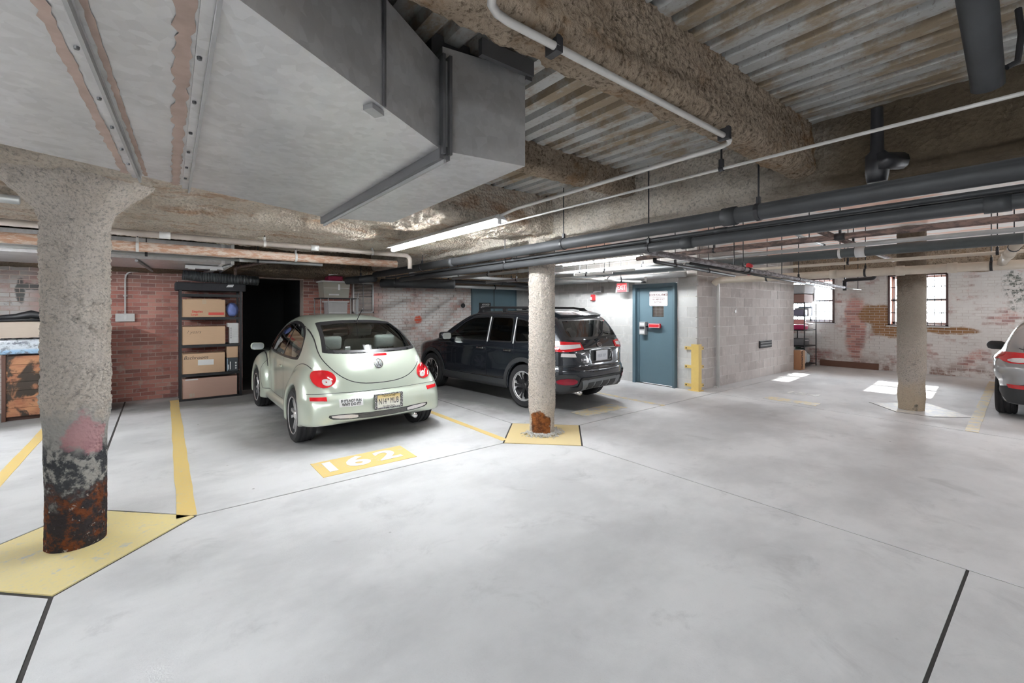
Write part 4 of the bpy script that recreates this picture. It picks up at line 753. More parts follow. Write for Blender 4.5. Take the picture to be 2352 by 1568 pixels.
for a in ((13.62, 13.95, 1.025, 1.16, plain('crimson_box', (.50, .01, .10), .4), 'crimson packet on the middle shelf of the far rack'), (13.98, 14.36, 1.025, 1.20, M_WHITE, 'white rounded case beside the crimson packet'), (13.60, 13.9, 1.405, 1.58, plain('slate_box', (.20, .19, .27), .5), 'slate coloured box on the upper shelf of the far rack'),
          (13.95, 14.20, 1.405, 1.62, M_OFFW, 'pale box on the upper shelf of the far rack'), (14.22, 14.45, 1.405, 1.66, plain('blue_white', (.70, .76, .88), .5), 'blue and white wrapped pack on the upper shelf'), (13.60, 13.78, 1.18, 1.30, plain('salmon_box', (.70, .28, .26), .5), 'small salmon box on the crimson packet'), (13.60, 14.05, .60, .78, plain('dark_case', (.12, .12, .13), .6), 'dark low case on the second shelf of the far rack')):
    t = empty('packet', ((a[0] + a[1]) / 2, 4.6, a[2]), label=a[5], cat='packet'); w = (a[1] - a[0]) / 2; MB().bbox(-w, w, -.17, .17, 0, a[3] - a[2], .02).build('case', a[4], t, auto=40); MB().box(-w * .7, w * .7, -.173, -.169, (a[3] - a[2]) * .7, (a[3] - a[2]) * .8).build('print_mark', M_WHITE if a[4] != M_WHITE else M_SEAM, t)
for (u, r_, z, h, m_, lb) in ((13.85, .16, .10, .38, M_OFFW, 'pale tub standing on the bottom shelf of the far rack'), (14.2, .13, .10, .26, plain('ice_blue', (.62, .74, .80), .2), 'ice blue bottle at the foot of the far rack')):
    tag(MB().lathe([(0, 0), (r_ * .85, 0), (r_, h * .2), (r_, h * .8), (r_ * .6, h), (0, h)], 20, (u, 4.6, z)).build('plastic_tub', m_, None, auto=40), lb, 'tub')
tag(MB().bbox(14.20, 14.42, 4.75, 4.84, .10, .55, .03).bbox(14.3, 14.44, 4.66, 4.75, .10, .48, .03).build('dark_green_bag', plain('dark_green', (.03, .07, .05), .6, 0, .3)), 'dark green bag at the back of the far rack', 'bag')
# ---------------- car body toolkit ----------------
def chaikin(P, n=2, closed=True):
    P = [tuple(p) for p in P]
    for _ in range(n):
        Q = []
        m = len(P)
        for i in range(m if closed else m - 1):
            a, b = P[i], P[(i + 1) % m]; Q += [tuple(.75 * x + .25 * y for x, y in zip(a, b)), tuple(.25 * x + .75 * y for x, y in zip(a, b))]
        P = Q if closed else [P[0]] + Q + [P[-1]]
    return P
def rnd(P, r=.05, n=5):
    out = []; m = len(P)
    for i in range(m):
        a, b, c = Vector(P[i - 1]), Vector(P[i]), Vector(P[(i + 1) % m]); d0, d1 = a - b, c - b; q = min(r, d0.length * .45, d1.length * .45); d0.normalize(); d1.normalize()
        for t in [k / n for k in range(n + 1)]: out.append(tuple((b + d0 * q) * (1 - t) ** 2 + 2 * b * t * (1 - t) + (b + d1 * q) * t * t))
    return out
def inside(P, Q):
    P = np.asarray(P); x, y = Q[:, 0], Q[:, 1]; r = np.zeros(len(Q), bool)
    for (x0, y0), (x1, y1) in zip(P, np.roll(P, -1, 0)):
        c = ((y0 > y) != (y1 > y)); r ^= c & (x < (x1 - x0) * (y - y0) / (y1 - y0 + 1e-12) + x0)
    return r
class SDF2:
    def __init__(s, poly, h=.012, pad=.6):
        P = np.array(poly); s.lo = P.min(0) - pad; hi = P.max(0) + pad; s.h = h; s.n = np.ceil((hi - s.lo) / h).astype(int) + 1
        X, Y = np.meshgrid(s.lo[0] + np.arange(s.n[0]) * h, s.lo[1] + np.arange(s.n[1]) * h, indexing='ij'); Q = np.stack([X.ravel(), Y.ravel()], 1)
        d = np.full(len(Q), 1e9)
        for a, b in zip(P, np.roll(P, -1, 0)):
            e = b - a; w = Q - a; t = np.clip((w @ e) / (e @ e + 1e-12), 0, 1); d = np.minimum(d, ((w - t[:, None] * e) ** 2).sum(1))
        d = np.sqrt(d); d[inside(P, Q)] *= -1; s.g = d.reshape(s.n)
    def __call__(s, x, y):
        u = np.clip((x - s.lo[0]) / s.h, 0, s.n[0] - 1.001); v = np.clip((y - s.lo[1]) / s.h, 0, s.n[1] - 1.001); i = u.astype(int); j = v.astype(int); a = u - i; b = v - j; g = s.g
        return (g[i, j] * (1 - a) + g[i + 1, j] * a) * (1 - b) + (g[i, j + 1] * (1 - a) + g[i + 1, j + 1] * a) * b
def smax(a, b, k): h = np.clip(.5 + .5 * (a - b) / k, 0, 1); return b * (1 - h) + a * h + k * h * (1 - h)
def smin(a, b, k): return -smax(-a, -b, k)
def ell(x, z, c, r): return (np.sqrt(((x - c[0]) / r[0]) ** 2 + ((z - c[1]) / r[1]) ** 2) - 1) * min(r)
def surface_nets(f, lo, hi, h):
    n = np.ceil((np.array(hi) - lo) / h).astype(int) + 1; ax = [lo[i] + np.arange(n[i]) * h for i in range(3)]
    X, Y, Z = np.meshgrid(*ax, indexing='ij'); F = f(X.ravel(), Y.ravel(), Z.ravel()).reshape(n); s = F < 0
    c = n - 1; acc = np.zeros((*c, 3)); cnt = np.zeros(c)
    def sl(A, o): return A[o[0]:o[0] + c[0], o[1]:o[1] + c[1], o[2]:o[2] + c[2]]
    cor = [(i, j, k) for i in (0, 1) for j in (0, 1) for k in (0, 1)]
    for a in cor:
        for d in range(3):
            if a[d] == 0:
                b = list(a); b[d] = 1; fa, fb = sl(F, a), sl(F, b); m = (fa < 0) != (fb < 0); t = np.where(m, fa / np.where(m, fa - fb, 1), 0)
                for q in range(3): acc[..., q] += m * (a[q] + (t if q == d else 0))
                cnt += m
    idx = -np.ones(c, int); act = cnt > 0; idx[act] = np.arange(act.sum()); I = np.argwhere(act)
    V = (I + acc[act] / cnt[act][:, None]) * h + lo; faces = []
    for d in range(3):
        e1, e2 = [(1, 2), (2, 0), (0, 1)][d]
        A = np.moveaxis(s, d, 0); ch = A[:-1] != A[1:]; ch = np.moveaxis(ch, 0, d); P = np.argwhere(ch); P = P[(P[:, e1] > 0) & (P[:, e2] > 0) & (P[:, e1] < n[e1] - 1) & (P[:, e2] < n[e2] - 1)]
        o1 = np.zeros(3, int); o1[e1] = 1; o2 = np.zeros(3, int); o2[e2] = 1
        q = [idx[tuple((P - a).T)] for a in (o1 + o2, o2, 0 * o1, o1)]; Fq = np.stack(q, 1); flip = ~s[tuple(P.T)]; Fq[flip] = Fq[flip][:, ::-1]; faces.append(Fq)
    for _ in range(3):
        x, y, z = V.T; e = 1e-3; v = f(x, y, z); g = np.stack([f(x + e, y, z) - v, f(x, y + e, z) - v, f(x, y, z + e) - v], 1) / e
        st = v[:, None] * g / ((g ** 2).sum(1)[:, None] + 1e-6); l = np.linalg.norm(st, axis=1)[:, None] + 1e-9; V = V - st * np.minimum(1, .6 * h / l)
    return V, np.concatenate(faces)
def off_poly(P, d):
    P = np.array(P); n = len(P); a = .5 * sum(P[i][0] * P[(i + 1) % n][1] - P[(i + 1) % n][0] * P[i][1] for i in range(n)); sgn = 1 if a > 0 else -1
    E = np.roll(P, -1, 0) - P; E /= np.linalg.norm(E, axis=1)[:, None] + 1e-9; N = np.stack([-E[:, 1], E[:, 0]], 1) * sgn; M_ = N + np.roll(N, 1, 0); M_ /= np.linalg.norm(M_, axis=1)[:, None] + 1e-9
    c = (M_ * N).sum(1)[:, None]; return [tuple(p) for p in P + M_ * d / np.maximum(c, .35)]
class Car:
    DIR = {'rear': ((-5, 0, 0), (1, 0, 0), 1, 2), 'front': ((5, 0, 0), (-1, 0, 0), 1, 2), 'left': ((0, 5, 0), (0, -1, 0), 0, 2), 'right': ((0, -5, 0), (0, 1, 0), 0, 2), 'top': ((0, 0, 5), (0, 0, -1), 0, 1)}
    def __init__(s, f, lo, hi, h, paint, loc, rz, label, inner):
        s.root = empty('car', loc, rz, label=label, cat='car'); s.V, s.F = surface_nets(f, lo, hi, h)
        s.bvh = BVHTree.FromPolygons(s.V.tolist(), s.F.tolist()); s.keep = np.ones(len(s.F), bool); s.C = s.V[s.F].mean(1)
        q = s.V[s.F]; s.N = np.cross(q[:, 2] - q[:, 0], q[:, 3] - q[:, 1]); s.N /= np.linalg.norm(s.N, axis=1)[:, None] + 1e-12; s.paint = paint; s.inner = inner
    def hit(s, a, b, d):
        o, r, i, j = s.DIR[d]; o = list(o); o[i] = a; o[j] = b; p, n, _, _ = s.bvh.ray_cast(Vector(o), Vector(r))
        if p is None:
            o2 = [0, 0, 0]; o2[i] = a; o2[j] = b; k = [q for q in range(3) if q not in (i, j)][0]; o2[k] = (-2, 0, 2)[0] * r[k] * .9 if k == 0 else -r[k] * .8
            p, n, _, _ = s.bvh.find_nearest(Vector(o2))
        if n.dot(Vector(r)) > 0: n = -n
        return p, n
    def cut(s, poly, d):
        o, r, i, j = s.DIR[d]; m = inside(poly, s.C[:, [i, j]]) & ((s.N @ np.array(r)) < -.05); k = [q for q in range(3) if q not in (i, j)][0]
        m &= (s.C[:, k] * r[k] < 0) if d != 'top' else True; s.keep &= ~m
    def panel(s, name, poly, d, mat, off=.003, th=.012, step=.03, hole=None, parent=None, label=None, raise_=None):
        B = dens(list(poly), step, True); nb = len(B); pts = list(B); edges = [(i, (i + 1) % nb) for i in range(nb)]
        if hole: Hh = dens(list(hole), step, True); o = len(pts); pts += Hh; edges += [(o + i, o + (i + 1) % len(Hh)) for i in range(len(Hh))]
        A = np.array(poly); lo, hi = A.min(0), A.max(0); gx, gy = np.meshgrid(np.arange(lo[0] + step / 2, hi[0], step), np.arange(lo[1] + step / 2, hi[1], step)); G = np.stack([gx.ravel(), gy.ravel()], 1)
        if len(G):
            G = G[inside(poly, G)]
            if hole and len(G): G = G[~inside(hole, G)]
        if len(G):
            BB = np.array(pts); dd = np.sqrt(((G[:, None] - BB[None]) ** 2).sum(2)).min(1); G = G[dd > step * .35]
            pts += [tuple(g) for g in G]
        vs, _, fs, *_ = delaunay_2d_cdt([Vector(p) for p in pts], edges, [], 0, 1e-6)
        vs = np.array([tuple(v) for v in vs]); fs = np.array([tuple(f) for f in fs if len(f) == 3]); c = vs[fs].mean(1); ok = inside(poly, c)
        if hole: ok &= ~inside(hole, c)
        fs = fs[ok]; P = []; Nn = []
        for k, (a, b) in enumerate(vs):
            p, n = s.hit(a, b, d); P.append(p); Nn.append(n)
        o, r, i, j = s.DIR[d]; top = [p + n * (off + (raise_(vs[k][0], vs[k][1]) if raise_ else 0)) for k, (p, n) in enumerate(zip(P, Nn))]; bot = [p + n * (off - th) for p, n in zip(P, Nn)]
        # orientation
        Fs = []
        for f in fs:
            a, b, c_ = (top[t] for t in f); nn = (b - a).cross(c_ - a); Fs.append(tuple(f) if nn.dot(Nn[f[0]]) > 0 else tuple(f[::-1]))
        cnt = {}
        for f in Fs:
            for e in zip(f, f[1:] + f[:1]): cnt[e] = 1
        m = len(top); sk = [(b, a, a + m, b + m) for (a, b) in cnt if (b, a) not in cnt]
        me = bpy.data.meshes.new(name); me.from_pydata([tuple(p) for p in top + bot], [], Fs + sk); me.update(); me.materials.append(mat); me.shade_smooth(); me.set_sharp_from_angle(angle=R(50))
        o = link(name, me, parent or s.root)
        if label: o['label'] = label
        return o
    def window(s, poly, d, glass, frit, m=.032, name='window_glass', frame='window_frame', label=None):
        inn = off_poly(poly, m); s.cut(off_poly(poly, m * .5), d); fr = s.panel(frame, poly, d, frit, .003, .015, .03, hole=inn)
        return s.panel(name, inn, d, glass, .0035, .001, .04, label=label)
    def ribbon(s, name, pts, d, w, mat, off=.002, closed=False, parent=None, step=.02, th=.004):
        pts = dens(list(pts), step, closed); n = len(pts); L, Rr = [], []
        for k in range(n):
            a = pts[k - 1] if (k or closed) else pts[k]; b = pts[(k + 1) % n] if (k < n - 1 or closed) else pts[k]; t = Vector((b[0] - a[0], b[1] - a[1])).normalized(); q = Vector((-t.y, t.x)) * w / 2; L.append((pts[k][0] + q.x, pts[k][1] + q.y)); Rr.append((pts[k][0] - q.x, pts[k][1] - q.y))
        vs = []
        for a, b in zip(L, Rr):
            for c in (a, b):
                p, nn = s.hit(*c, d); vs.append(tuple(p + nn * off))
        return MB().add(vs, [(2 * i, 2 * i + 1, (2 * i + 3) % (2 * n), (2 * i + 2) % (2 * n)) for i in range(n if closed else n - 1)]).build(name, mat, parent or s.root, True)
    def wrap_text(s, name, txt, size, mat, c, d, flip=1, off=.005, parent=None, bold=.0, sx=1.0, shear=0):
        o = text(name, txt, size, mat, Matrix.Identity(4), parent or s.root, 0.0005, bold=bold, sx=sx, shear=shear)
        for v in o.data.vertices:
            p, n = s.hit(c[0] + flip * v.co.x, c[1] + v.co.y, d); v.co = p + n * (off + v.co.z)
        o.data.update(); return o
    def finish(s, name='body'):
        F = s.F[s.keep]; me = bpy.data.meshes.new(name); me.from_pydata(s.V.tolist(), [], F.tolist()); me.update(); me.materials.append(s.paint); me.shade_smooth()
        me.validate(); return link(name, me, s.root)
def car_paint(name, col, metal=.35, rough=.28, inner=(.25, .25, .25), flake=.1):
    g = NG(name); bf = g.node('ShaderNodeNewGeometry').outputs['Backfacing']; n = g.noise(g.obj(), 700, 1)
    c = g.mix(g.mth('MULTIPLY', n, flake), col, tuple(min(1, x * 1.6) for x in col)); c = g.mix(bf, c, inner)
    g.fin(c, g.mth('ADD', rough, g.mth('MULTIPLY', bf, .5)), g.mth('MULTIPLY', g.mth('SUBTRACT', 1.0, bf), metal)); g.put(g.b.inputs['Coat Weight'], g.mth('SUBTRACT', 1.0, bf)); g.b.inputs['Coat Roughness'].default_value = .04; return g.m
def make_wheel(r, w, rr, kind, m_rim, m_dark=None):
    """wheel about the y axis, outer face at y=+w/2; tyre (top object) > rim, hub_cap"""
    t = [(rr, -w / 2 + .01), (rr + .02, -w / 2), (r - .03, -w / 2 - .004), (r - .008, -w / 2 + .012), (r, -w / 2 + .03)]
    for k in (-.3, 0, .3): t += [(r, k * w - .006 - .012), (r - .010, k * w - .008), (r - .010, k * w + .008), (r, k * w + .018)]
    t += [(r, w / 2 - .03), (r - .008, w / 2 - .012), (r - .03, w / 2 + .004), (rr + .02, w / 2), (rr, w / 2 - .01)]
    wh = MB().lathe(t, 56, axis='y').build('wheel', M_RUBBER, None, auto=35)
    MB().lathe([(rr - .006, w / 2 - .010), (rr - .016, w / 2 - .032), (rr - .03, 0), (rr - .035, -w / 2 + .02)], 48, axis='y').build('rim_barrel', M_CLAD, wh, auto=40)
    MB().lathe([(rr + .006, w / 2 - .003), (rr + .002, w / 2 + .002), (rr - .010, w / 2 - .003)], 48, axis='y').build('rim', m_rim, wh, auto=40)
    MB().lathe([(0, .02), (rr - .03, .02)], 40, axis='y').build('brake_disc', M_BLACK, wh); yo = w / 2 - .022
    def spoke(a, r0, r1, w0, w1, y0, y1, tk=.022):
        b = MB(); ca, sa = math.cos(a), math.sin(a)
        def P(r_, s_, y): return (r_ * ca - s_ * sa, y, r_ * sa + s_ * ca)
        b.add([P(r0, -w0, y0), P(r0, w0, y0), P(r1, w1, y1), P(r1, -w1, y1), P(r0, -w0 * 1.2, y0 - tk), P(r0, w0 * 1.2, y0 - tk), P(r1, w1 * 1.2, y1 - tk), P(r1, -w1 * 1.2, y1 - tk)], [(0, 1, 2, 3), (7, 6, 5, 4), (0, 4, 5, 1), (1, 5, 6, 2), (2, 6, 7, 3), (3, 7, 4, 0)]); return b
    if kind == 'ten':
        for k in range(10):
            a = 2 * math.pi * k / 10 + (.09 if k % 2 else -.09); spoke(a, .045, rr - .008, .013, .019, yo - .012, yo - .008).build('spoke', m_rim, wh)
        MB().lathe([(0, yo + .004), (.03, yo + .003), (.052, yo - .006), (.056, yo - .03)], 24, axis='y').build('hub_cap', m_rim, wh, True)
    else:
        for k in range(5):
            a = 2 * math.pi * k / 5 + .3
            spoke(a, .04, rr - .01, .030, .045, yo - .014, yo - .010, .03).build('spoke', m_dark, wh)
            for q in (-1, 1):
                b = MB(); a0, a1 = a + q * .12, a + q * .36; P = lambda r_, t_, y: (r_ * math.cos(t_), y, r_ * math.sin(t_))
                b.add([P(.115, a0 + q * .04, yo - .006), P(rr - .012, a0 + q * .02, yo - .002), P(rr - .012, a1, yo - .002), P(rr - .07, a1 - q * .16, yo - .004), P(.115, a0 + q * .04, yo - .03), P(rr - .012, a0 + q * .02, yo - .03), P(rr - .012, a1, yo - .03), P(rr - .07, a1 - q * .16, yo - .03)], [(0, 1, 2, 3), (7, 6, 5, 4), (0, 4, 5, 1), (1, 5, 6, 2), (2, 6, 7, 3), (3, 7, 4, 0)]).build('spoke', m_rim, wh)
        MB().lathe([(0, yo), (.03, yo), (.05, yo - .008), (.056, yo - .03)], 20, axis='y').build('hub_cap', m_dark, wh, True)
        MB().lathe([(rr - .004, yo + .006), (rr - .012, yo + .008), (rr - .02, yo - .004)], 48, axis='y').build('rim_edge', m_rim, wh, True)
    return wh
def put_wheels(car, wh, axles, y, z):
    k = 0
    for x in axles:
        for s in (1, -1):
            w = wh if k == 0 else copy_tree(wh); w.parent = car.root; w.location = (x, s * y, z); w.rotation_euler = (0, random.uniform(0, 6), 0) if s > 0 else (0, random.uniform(0, 6), math.pi); k += 1
def seat(car, x, y, m, zs=.62, h=.52, w=.25, head=True):
    st = MB().bbox(-.07, .06, -w, w, 0, h, .05).xf(Matrix.Translation((x, y, zs)) @ Matrix.Rotation(R(-14), 4, 'Y')).bbox(x - .02, x + .48, y - w, y + w, zs - .18, zs + .02, .05).build('seat', m, car.root, auto=60)
    if head:
        MB().bbox(-.05, .05, -.14, .14, h + .05, h + .22, .035).xf(Matrix.Translation((x, y, zs)) @ Matrix.Rotation(R(-14), 4, 'Y')).build('headrest', m, st, auto=60)
        for q in (-.06, .06): MB().tube([(0, q, h - .02), (0, q, h + .08)], .007, 6).xf(Matrix.Translation((x, y, zs)) @ Matrix.Rotation(R(-14), 4, 'Y')).build('headrest_post', M_CHROME, st)
def circ(c, r, n=28, r2=None, a0=0, a1=360):
    r2 = r2 or r; full = a1 - a0 >= 360; k = n if full else n + 1
    return [(c[0] + r * math.cos(R(a0 + (a1 - a0) * i / n)), c[1] + r2 * math.sin(R(a0 + (a1 - a0) * i / n))) for i in range(k)]
def mirp(P): return [(-a, b) for a, b in P]
M_TRIM = plain('black_trim', (.018, .018, .02), .35, 0, .05); M_LENSR = plain('red_lens', (.62, .012, .02), .12, 0, .05, 30, Coat_Weight=1.0); M_LENSC = plain('clear_lens', (.74, .70, .70), .12, 0, .15, 60, Coat_Weight=1.0)
M_GLASSD = glassm('car_glass_dark', (.24, .26, .27), .3); M_GLASSC = glassm('car_glass_clear', (.62, .68, .66), .22); M_ALLOY = plain('alloy', (.80, .80, .81), .25, .6, .04); M_CLAD = plain('cladding_plastic', (.036, .038, .041), .6, 0, .15, 20)
# ---------------- rounded pale green car ----------------
def build_green():
    side = SDF2(chaikin([(-1.70, .22), (-1.90, .30), (-1.95, .50), (-1.955, .64), (-1.925, .78), (-1.84, .93), (-1.70, 1.06), (-1.48, 1.20), (-1.20, 1.335), (-.85, 1.445), (-.45, 1.50), (-.05, 1.515), (.30, 1.485), (.60, 1.395), (.88, 1.245), (1.12, 1.075), (1.35, .985), (1.65, .86), (1.86, .68), (1.93, .50), (1.88, .30), (1.70, .22)], 2))
    plan = SDF2(chaikin([(-1.96, -.30), (-1.96, .30), (-1.90, .50), (-1.72, .65), (-1.30, .735), (-.5, .765), (.4, .765), (1.0, .71), (1.5, .60), (1.82, .42), (1.94, .2), (1.94, -.2), (1.82, -.42), (1.5, -.60), (1.0, -.71), (.4, -.765), (-.5, -.765), (-1.30, -.735), (-1.72, -.65), (-1.90, -.50)], 2))
    bh = [(-2.045, 0), (-2.025, .36), (-1.955, .62), (-1.83, .79), (-1.60, .855), (-1.2, .845)]; bp = bh + [(-1.2, -.845)] + [(a, -b) for a, b in bh[::-1][1:-1]]
    bump = SDF2(chaikin([(-2.045, 0)] + bh[1:] + [(a, -b) for a, b in bh[::-1][:-1]], 2)); 
    def f(x, y, z):
        ax0 = x; x = np.where(x < -1.255, -1.255 + (x + 1.255) / .87, x); ay = np.abs(y); s = 1 - .335 * np.clip((z - .86) / .68, 0, 1) ** 1.25
        core = smax(side(x, z + .13 * y * y), plan(x, y / s) * .93, .17)
        rf = smax(ell(x, z, (-1.27, .36), (.665, .575)), ay - (.862 - .06 * np.clip((z - .55) / .4, 0, 1)), .26)
        ff = smax(ell(x, z, (1.29, .34), (.645, .56)), ay - .855, .26)
        d = smin(core, smin(rf, ff, .02), .035)
        sill = smax(smax(np.abs(x) - 1.05, ay - .80, .05), np.abs(z - .27) - .055, .05); d = smin(d, sill, .03)
        for sg in (1, -1):
            b = smax(bump(x * sg, y), np.abs(z - (.435 if sg > 0 else .415)) - (.158 if sg > 0 else .17), .13); d = smin(d, b, .018)
        d = smax(d, .20 + .07 * np.clip((-x - 1.5) / .2, 0, 1) - z, .03)
        for cx in (-1.255, 1.255):
            cyl = np.maximum(np.sqrt((x - cx) ** 2 + (z - .32) ** 2) - .352, .52 - ay); d = smax(d, -cyl, .018)
        return d
    P = car_paint('pale_green_paint', (.56, .62, .53), .3, .28, (.42, .42, .40))
    c = Car(f, (-2.12, -.94, .14), (2.12, .94, 1.6), .024, P, (2.07, 6.955, 0), R(90), 'rounded pale green hatchback with round red tail lights', None)
    # windows
    back = chaikin([(-.585, 1.055), (-.58, 1.075), (-.54, 1.25), (-.50, 1.38), (-.48, 1.40), (-.20, 1.425), (.20, 1.425), (.48, 1.40), (.50, 1.38), (.54, 1.25), (.58, 1.075), (.585, 1.055), (.30, 1.04), (-.30, 1.04)], 2)
    c.window(back, 'rear', M_GLASSC, M_TRIM, .036, 'rear_window', 'rear_window_frame'); c.window(chaikin([(-.60, 1.06), (-.52, 1.25), (-.40, 1.39), (.40, 1.39), (.52, 1.25), (.60, 1.06), (.3, 1.04), (-.3, 1.04)], 2), 'front', M_GLASSC, M_TRIM, .036, 'windscreen', 'windscreen_frame')
    sw = chaikin([(-1.02, .965), (-1.03, 1.10), (-.95, 1.245), (-.72, 1.35), (-.35, 1.41), (.05, 1.405), (.40, 1.31), (.68, 1.14), (.86, .985), (.80, .955), (-.20, .925), (-.95, .93)], 2)
    for d in ('left', 'right'):
        c.window(sw, d, M_GLASSC, M_TRIM, .030, 'side_window', 'side_window_frame'); c.ribbon('window_divider', [(-.28, .94), (-.33, 1.40)], d, .03, M_TRIM, .006)
        door = [(-.33, .94), (-.35, .55), (-.30, .36), (.78, .36), (.93, .60), (.93, .93)]; c.ribbon('door_gap', door, d, .007, M_BLACK, .0015)
        c.ribbon('fender_gap', circ((-1.27, .36), .62, 24, .555, 5, 112), d, .008, M_BLACK, .0015); c.ribbon('fender_gap', circ((1.29, .34), .60, 24, .54, 42, 140), d, .008, M_BLACK, .0015)
        sy = 1 if d == 'left' else -1; p, n = c.hit(-.24, .80, d); h = MB().bbox(-.05, .05, -.012, .014, -.014, .014, .006).xf(Matrix.Translation(p + n * .012)).build('door_handle', P, c.root, auto=40)
        p, n = c.hit(-.15, .80, d); MB().lathe([(0, .004 * sy), (.014, .004 * sy), (.016, 0)], 12, tuple(p), 'y').build('door_lock', M_CHROME, c.root)
        # mirror
        mr = MB().bbox(-.045, .06, -.09, .09, -.055, .055, .04).xf(Matrix.Translation((.78, sy * .90, 1.01)) @ Matrix.Rotation(sy * R(-12), 4, 'Z')).build('side_mirror', P, c.root, auto=60); MB().tube([(.82, sy * .74, .95), (.80, sy * .86, .98)], .025, 10).build('mirror_arm', M_TRIM, mr)
        MB().prism(rrect(.155, .09, .035), 0, .004).xf(frame((.738, sy * .90, 1.01), (math.sin(sy * R(-12)), -math.cos(R(12)), 0), (0, 0, 1))).build('mirror_glass', plain('mirror', (.55, .60, .60), .06, .9), mr)
        ms = -1 if d == 'right' else 1
        # lights at the rear: + y is the left side of the car
        cc = (ms * .615, .775); dome = lambda a, b, cc=cc: .022 * max(0, 1 - ((a - cc[0]) / .125) ** 2 - ((b - cc[1]) / .105) ** 2) ** .5
        tl = c.panel('tail_light', circ(cc, .116, 32, .097), 'rear', M_LENSR, .004, .02, .016, raise_=dome); c.panel('tail_light_rim', circ(cc, .124, 32, .105), 'rear', P, .003, .01, .02, hole=circ(cc, .116, 32, .097), parent=tl)
        c2_ = (cc[0] - ms * .028, .738); rl = c.panel('reverse_lamp', circ(c2_, .052, 24, .042), 'rear', M_LENSC, .0215, .012, .012, parent=tl, raise_=lambda a, b, q=c2_: .008 * max(0, 1 - ((a - q[0]) / .052) ** 2 - ((b - q[1]) / .042) ** 2) ** .5)
        c.panel('lamp_bulb', circ(c2_, .008, 12), 'rear', M_LENSR, .031, .006, .01, parent=tl)
        c.panel('side_reflector', [(ms * .615, .545), (ms * .775, .555), (ms * .775, .593), (ms * .615, .586)], 'rear', M_LENSR, .006, .012, .03)
        c.panel('fog_lens', chaikin([(ms * .30, .332), (ms * .56, .352), (ms * .585, .388), (ms * .30, .380)], 1), 'rear', M_LENSC, .003, .01, .03)
        c.panel('head_light', circ((ms * .60, .70), .115, 28), 'front', M_LENSC, .005, .012, .03)
    c.panel('bumper_slot', chaikin([(-.61, .362), (-.54, .332), (0, .312), (.54, .332), (.61, .362), (.595, .400), (0, .377), (-.595, .400)], 1), 'rear', M_CLAD, .0015, .008, .03)
    c.panel('slot_mesh', [(-.29, .326), (.29, .326), (.29, .378), (-.29, .378)], 'rear', plain('slot_mesh_dark', (.09, .09, .09), .7, 0, .9, 160), .0025, .004, .03)
    # hatch outline, brake lamp, badge
    hat = chaikin([(-.57, 1.38), (-.60, 1.2), (-.62, 1.06), (-.59, .95), (-.46, .80), (-.28, .71), (0, .690), (.28, .71), (.46, .80), (.59, .95), (.62, 1.06), (.60, 1.2), (.57, 1.38)], 2, False); c.ribbon('hatch_gap', hat, 'rear', .009, M_BLACK, .0015)
    c.ribbon('bumper_gap', chaikin([(-.80, .625), (-.55, .62), (0, .61), (.55, .62), (.80, .625)], 1, False), 'rear', .005, M_CLAD, .001)
    c.panel('brake_lamp', rrect(.27, .024, .011) and [(a, b + 1.015) for a, b in rrect(.27, .024, .011)], 'rear', M_LENSR, .004, .01, .03)
    bd = c.panel('badge', circ((0, .915), .053, 28), 'rear', plain('badge_dark', (.18, .19, .19), .3, .3), .006, .008, .02); c.ribbon('badge_ring', circ((0, .915), .050, 32), 'rear', .009, M_CHROME, .009, True, bd)
    for q in ([(-.017, .955), (0, .918), (.017, .955)], [(-.038, .942), (-.018, .880), (0, .914), (.018, .880), (.038, .942)]): c.ribbon('badge_letter', q, 'rear', .008, M_CHROME, .009, False, bd, .01)
    # plate (to the right of centre, as seen), sticker
    pl = empty('licence_plate', (-1.965, -.045, .495)); pl.parent = c.root; FR = lambda y, z, x=-.006: frame((x, y, z), (0, -1, 0), (0, 0, 1))
    g = NG('nj_plate'); s = g.sep(g.obj()); g.fin(g.mix(g.ss(s['Z'], -.03, .07), (.80, .79, .72), (.80, .62, .25)), .4); MB().box(-.004, .0, -.152, .152, -.076, .076).build('plate', g.m, pl)
    g = NG('chain_frame'); g.fin(g.mix(g.ss(g.vor(g.obj(), 90), .25, .45), (.75, .75, .76), (.10, .10, .10)), .35, .5)
    for b in ((-.172, -.142, -.09, .09), (.142, .172, -.09, .09), (-.141, .141, .074, .09), (-.141, .141, -.09, -.072)): MB().bbox(-.014, .002, b[0], b[1], b[2], b[3], .003).build('plate_frame', g.m, pl)
    text('lettering', 'N14', .100, M_DARKT, FR(.078, -.004), pl, .0008, sx=.56); text('lettering', 'MUB', .100, M_DARKT, FR(-.070, -.004), pl, .0008, sx=.52); text('lettering', "'", .09, M_DARKT, FR(.010, -.01), pl, .0008, bold=.002)
    text('lettering', 'New Jersey', .034, M_DARKT, FR(0, .060), pl, .0005); text('lettering', 'Garden State', .028, M_DARKT, FR(0, -.060), pl, .0005)
    MB().box(.0, .05, -.16, .16, -.08, .08).build('plate_bracket', M_TRIM, pl)
    sk = c.panel('bumper_sticker', [(.245, .472), (.50, .472), (.50, .555), (.245, .555)], 'rear', M_WHITE, .004, .004, .03, label='white bumper sticker with black slogan')
    c.wrap_text('lettering', "IF IT'S NOT FUN", .038, M_DARKT, (.372, .532), 'rear', -1, .0065, sk, .0013, .80); c.wrap_text('lettering', 'WHY DO IT?', .042, M_DARKT, (.372, .496), 'rear', -1, .0065, sk, .0014, .85)
    MB().tube([(-.98, 0, 1.40), (-1.22, .0, 1.575)], .005, 6).lathe([(0, .03), (.02, .02), (.035, -.005)], 12, (-.97, 0, 1.40)).build('antenna', M_TRIM, c.root)
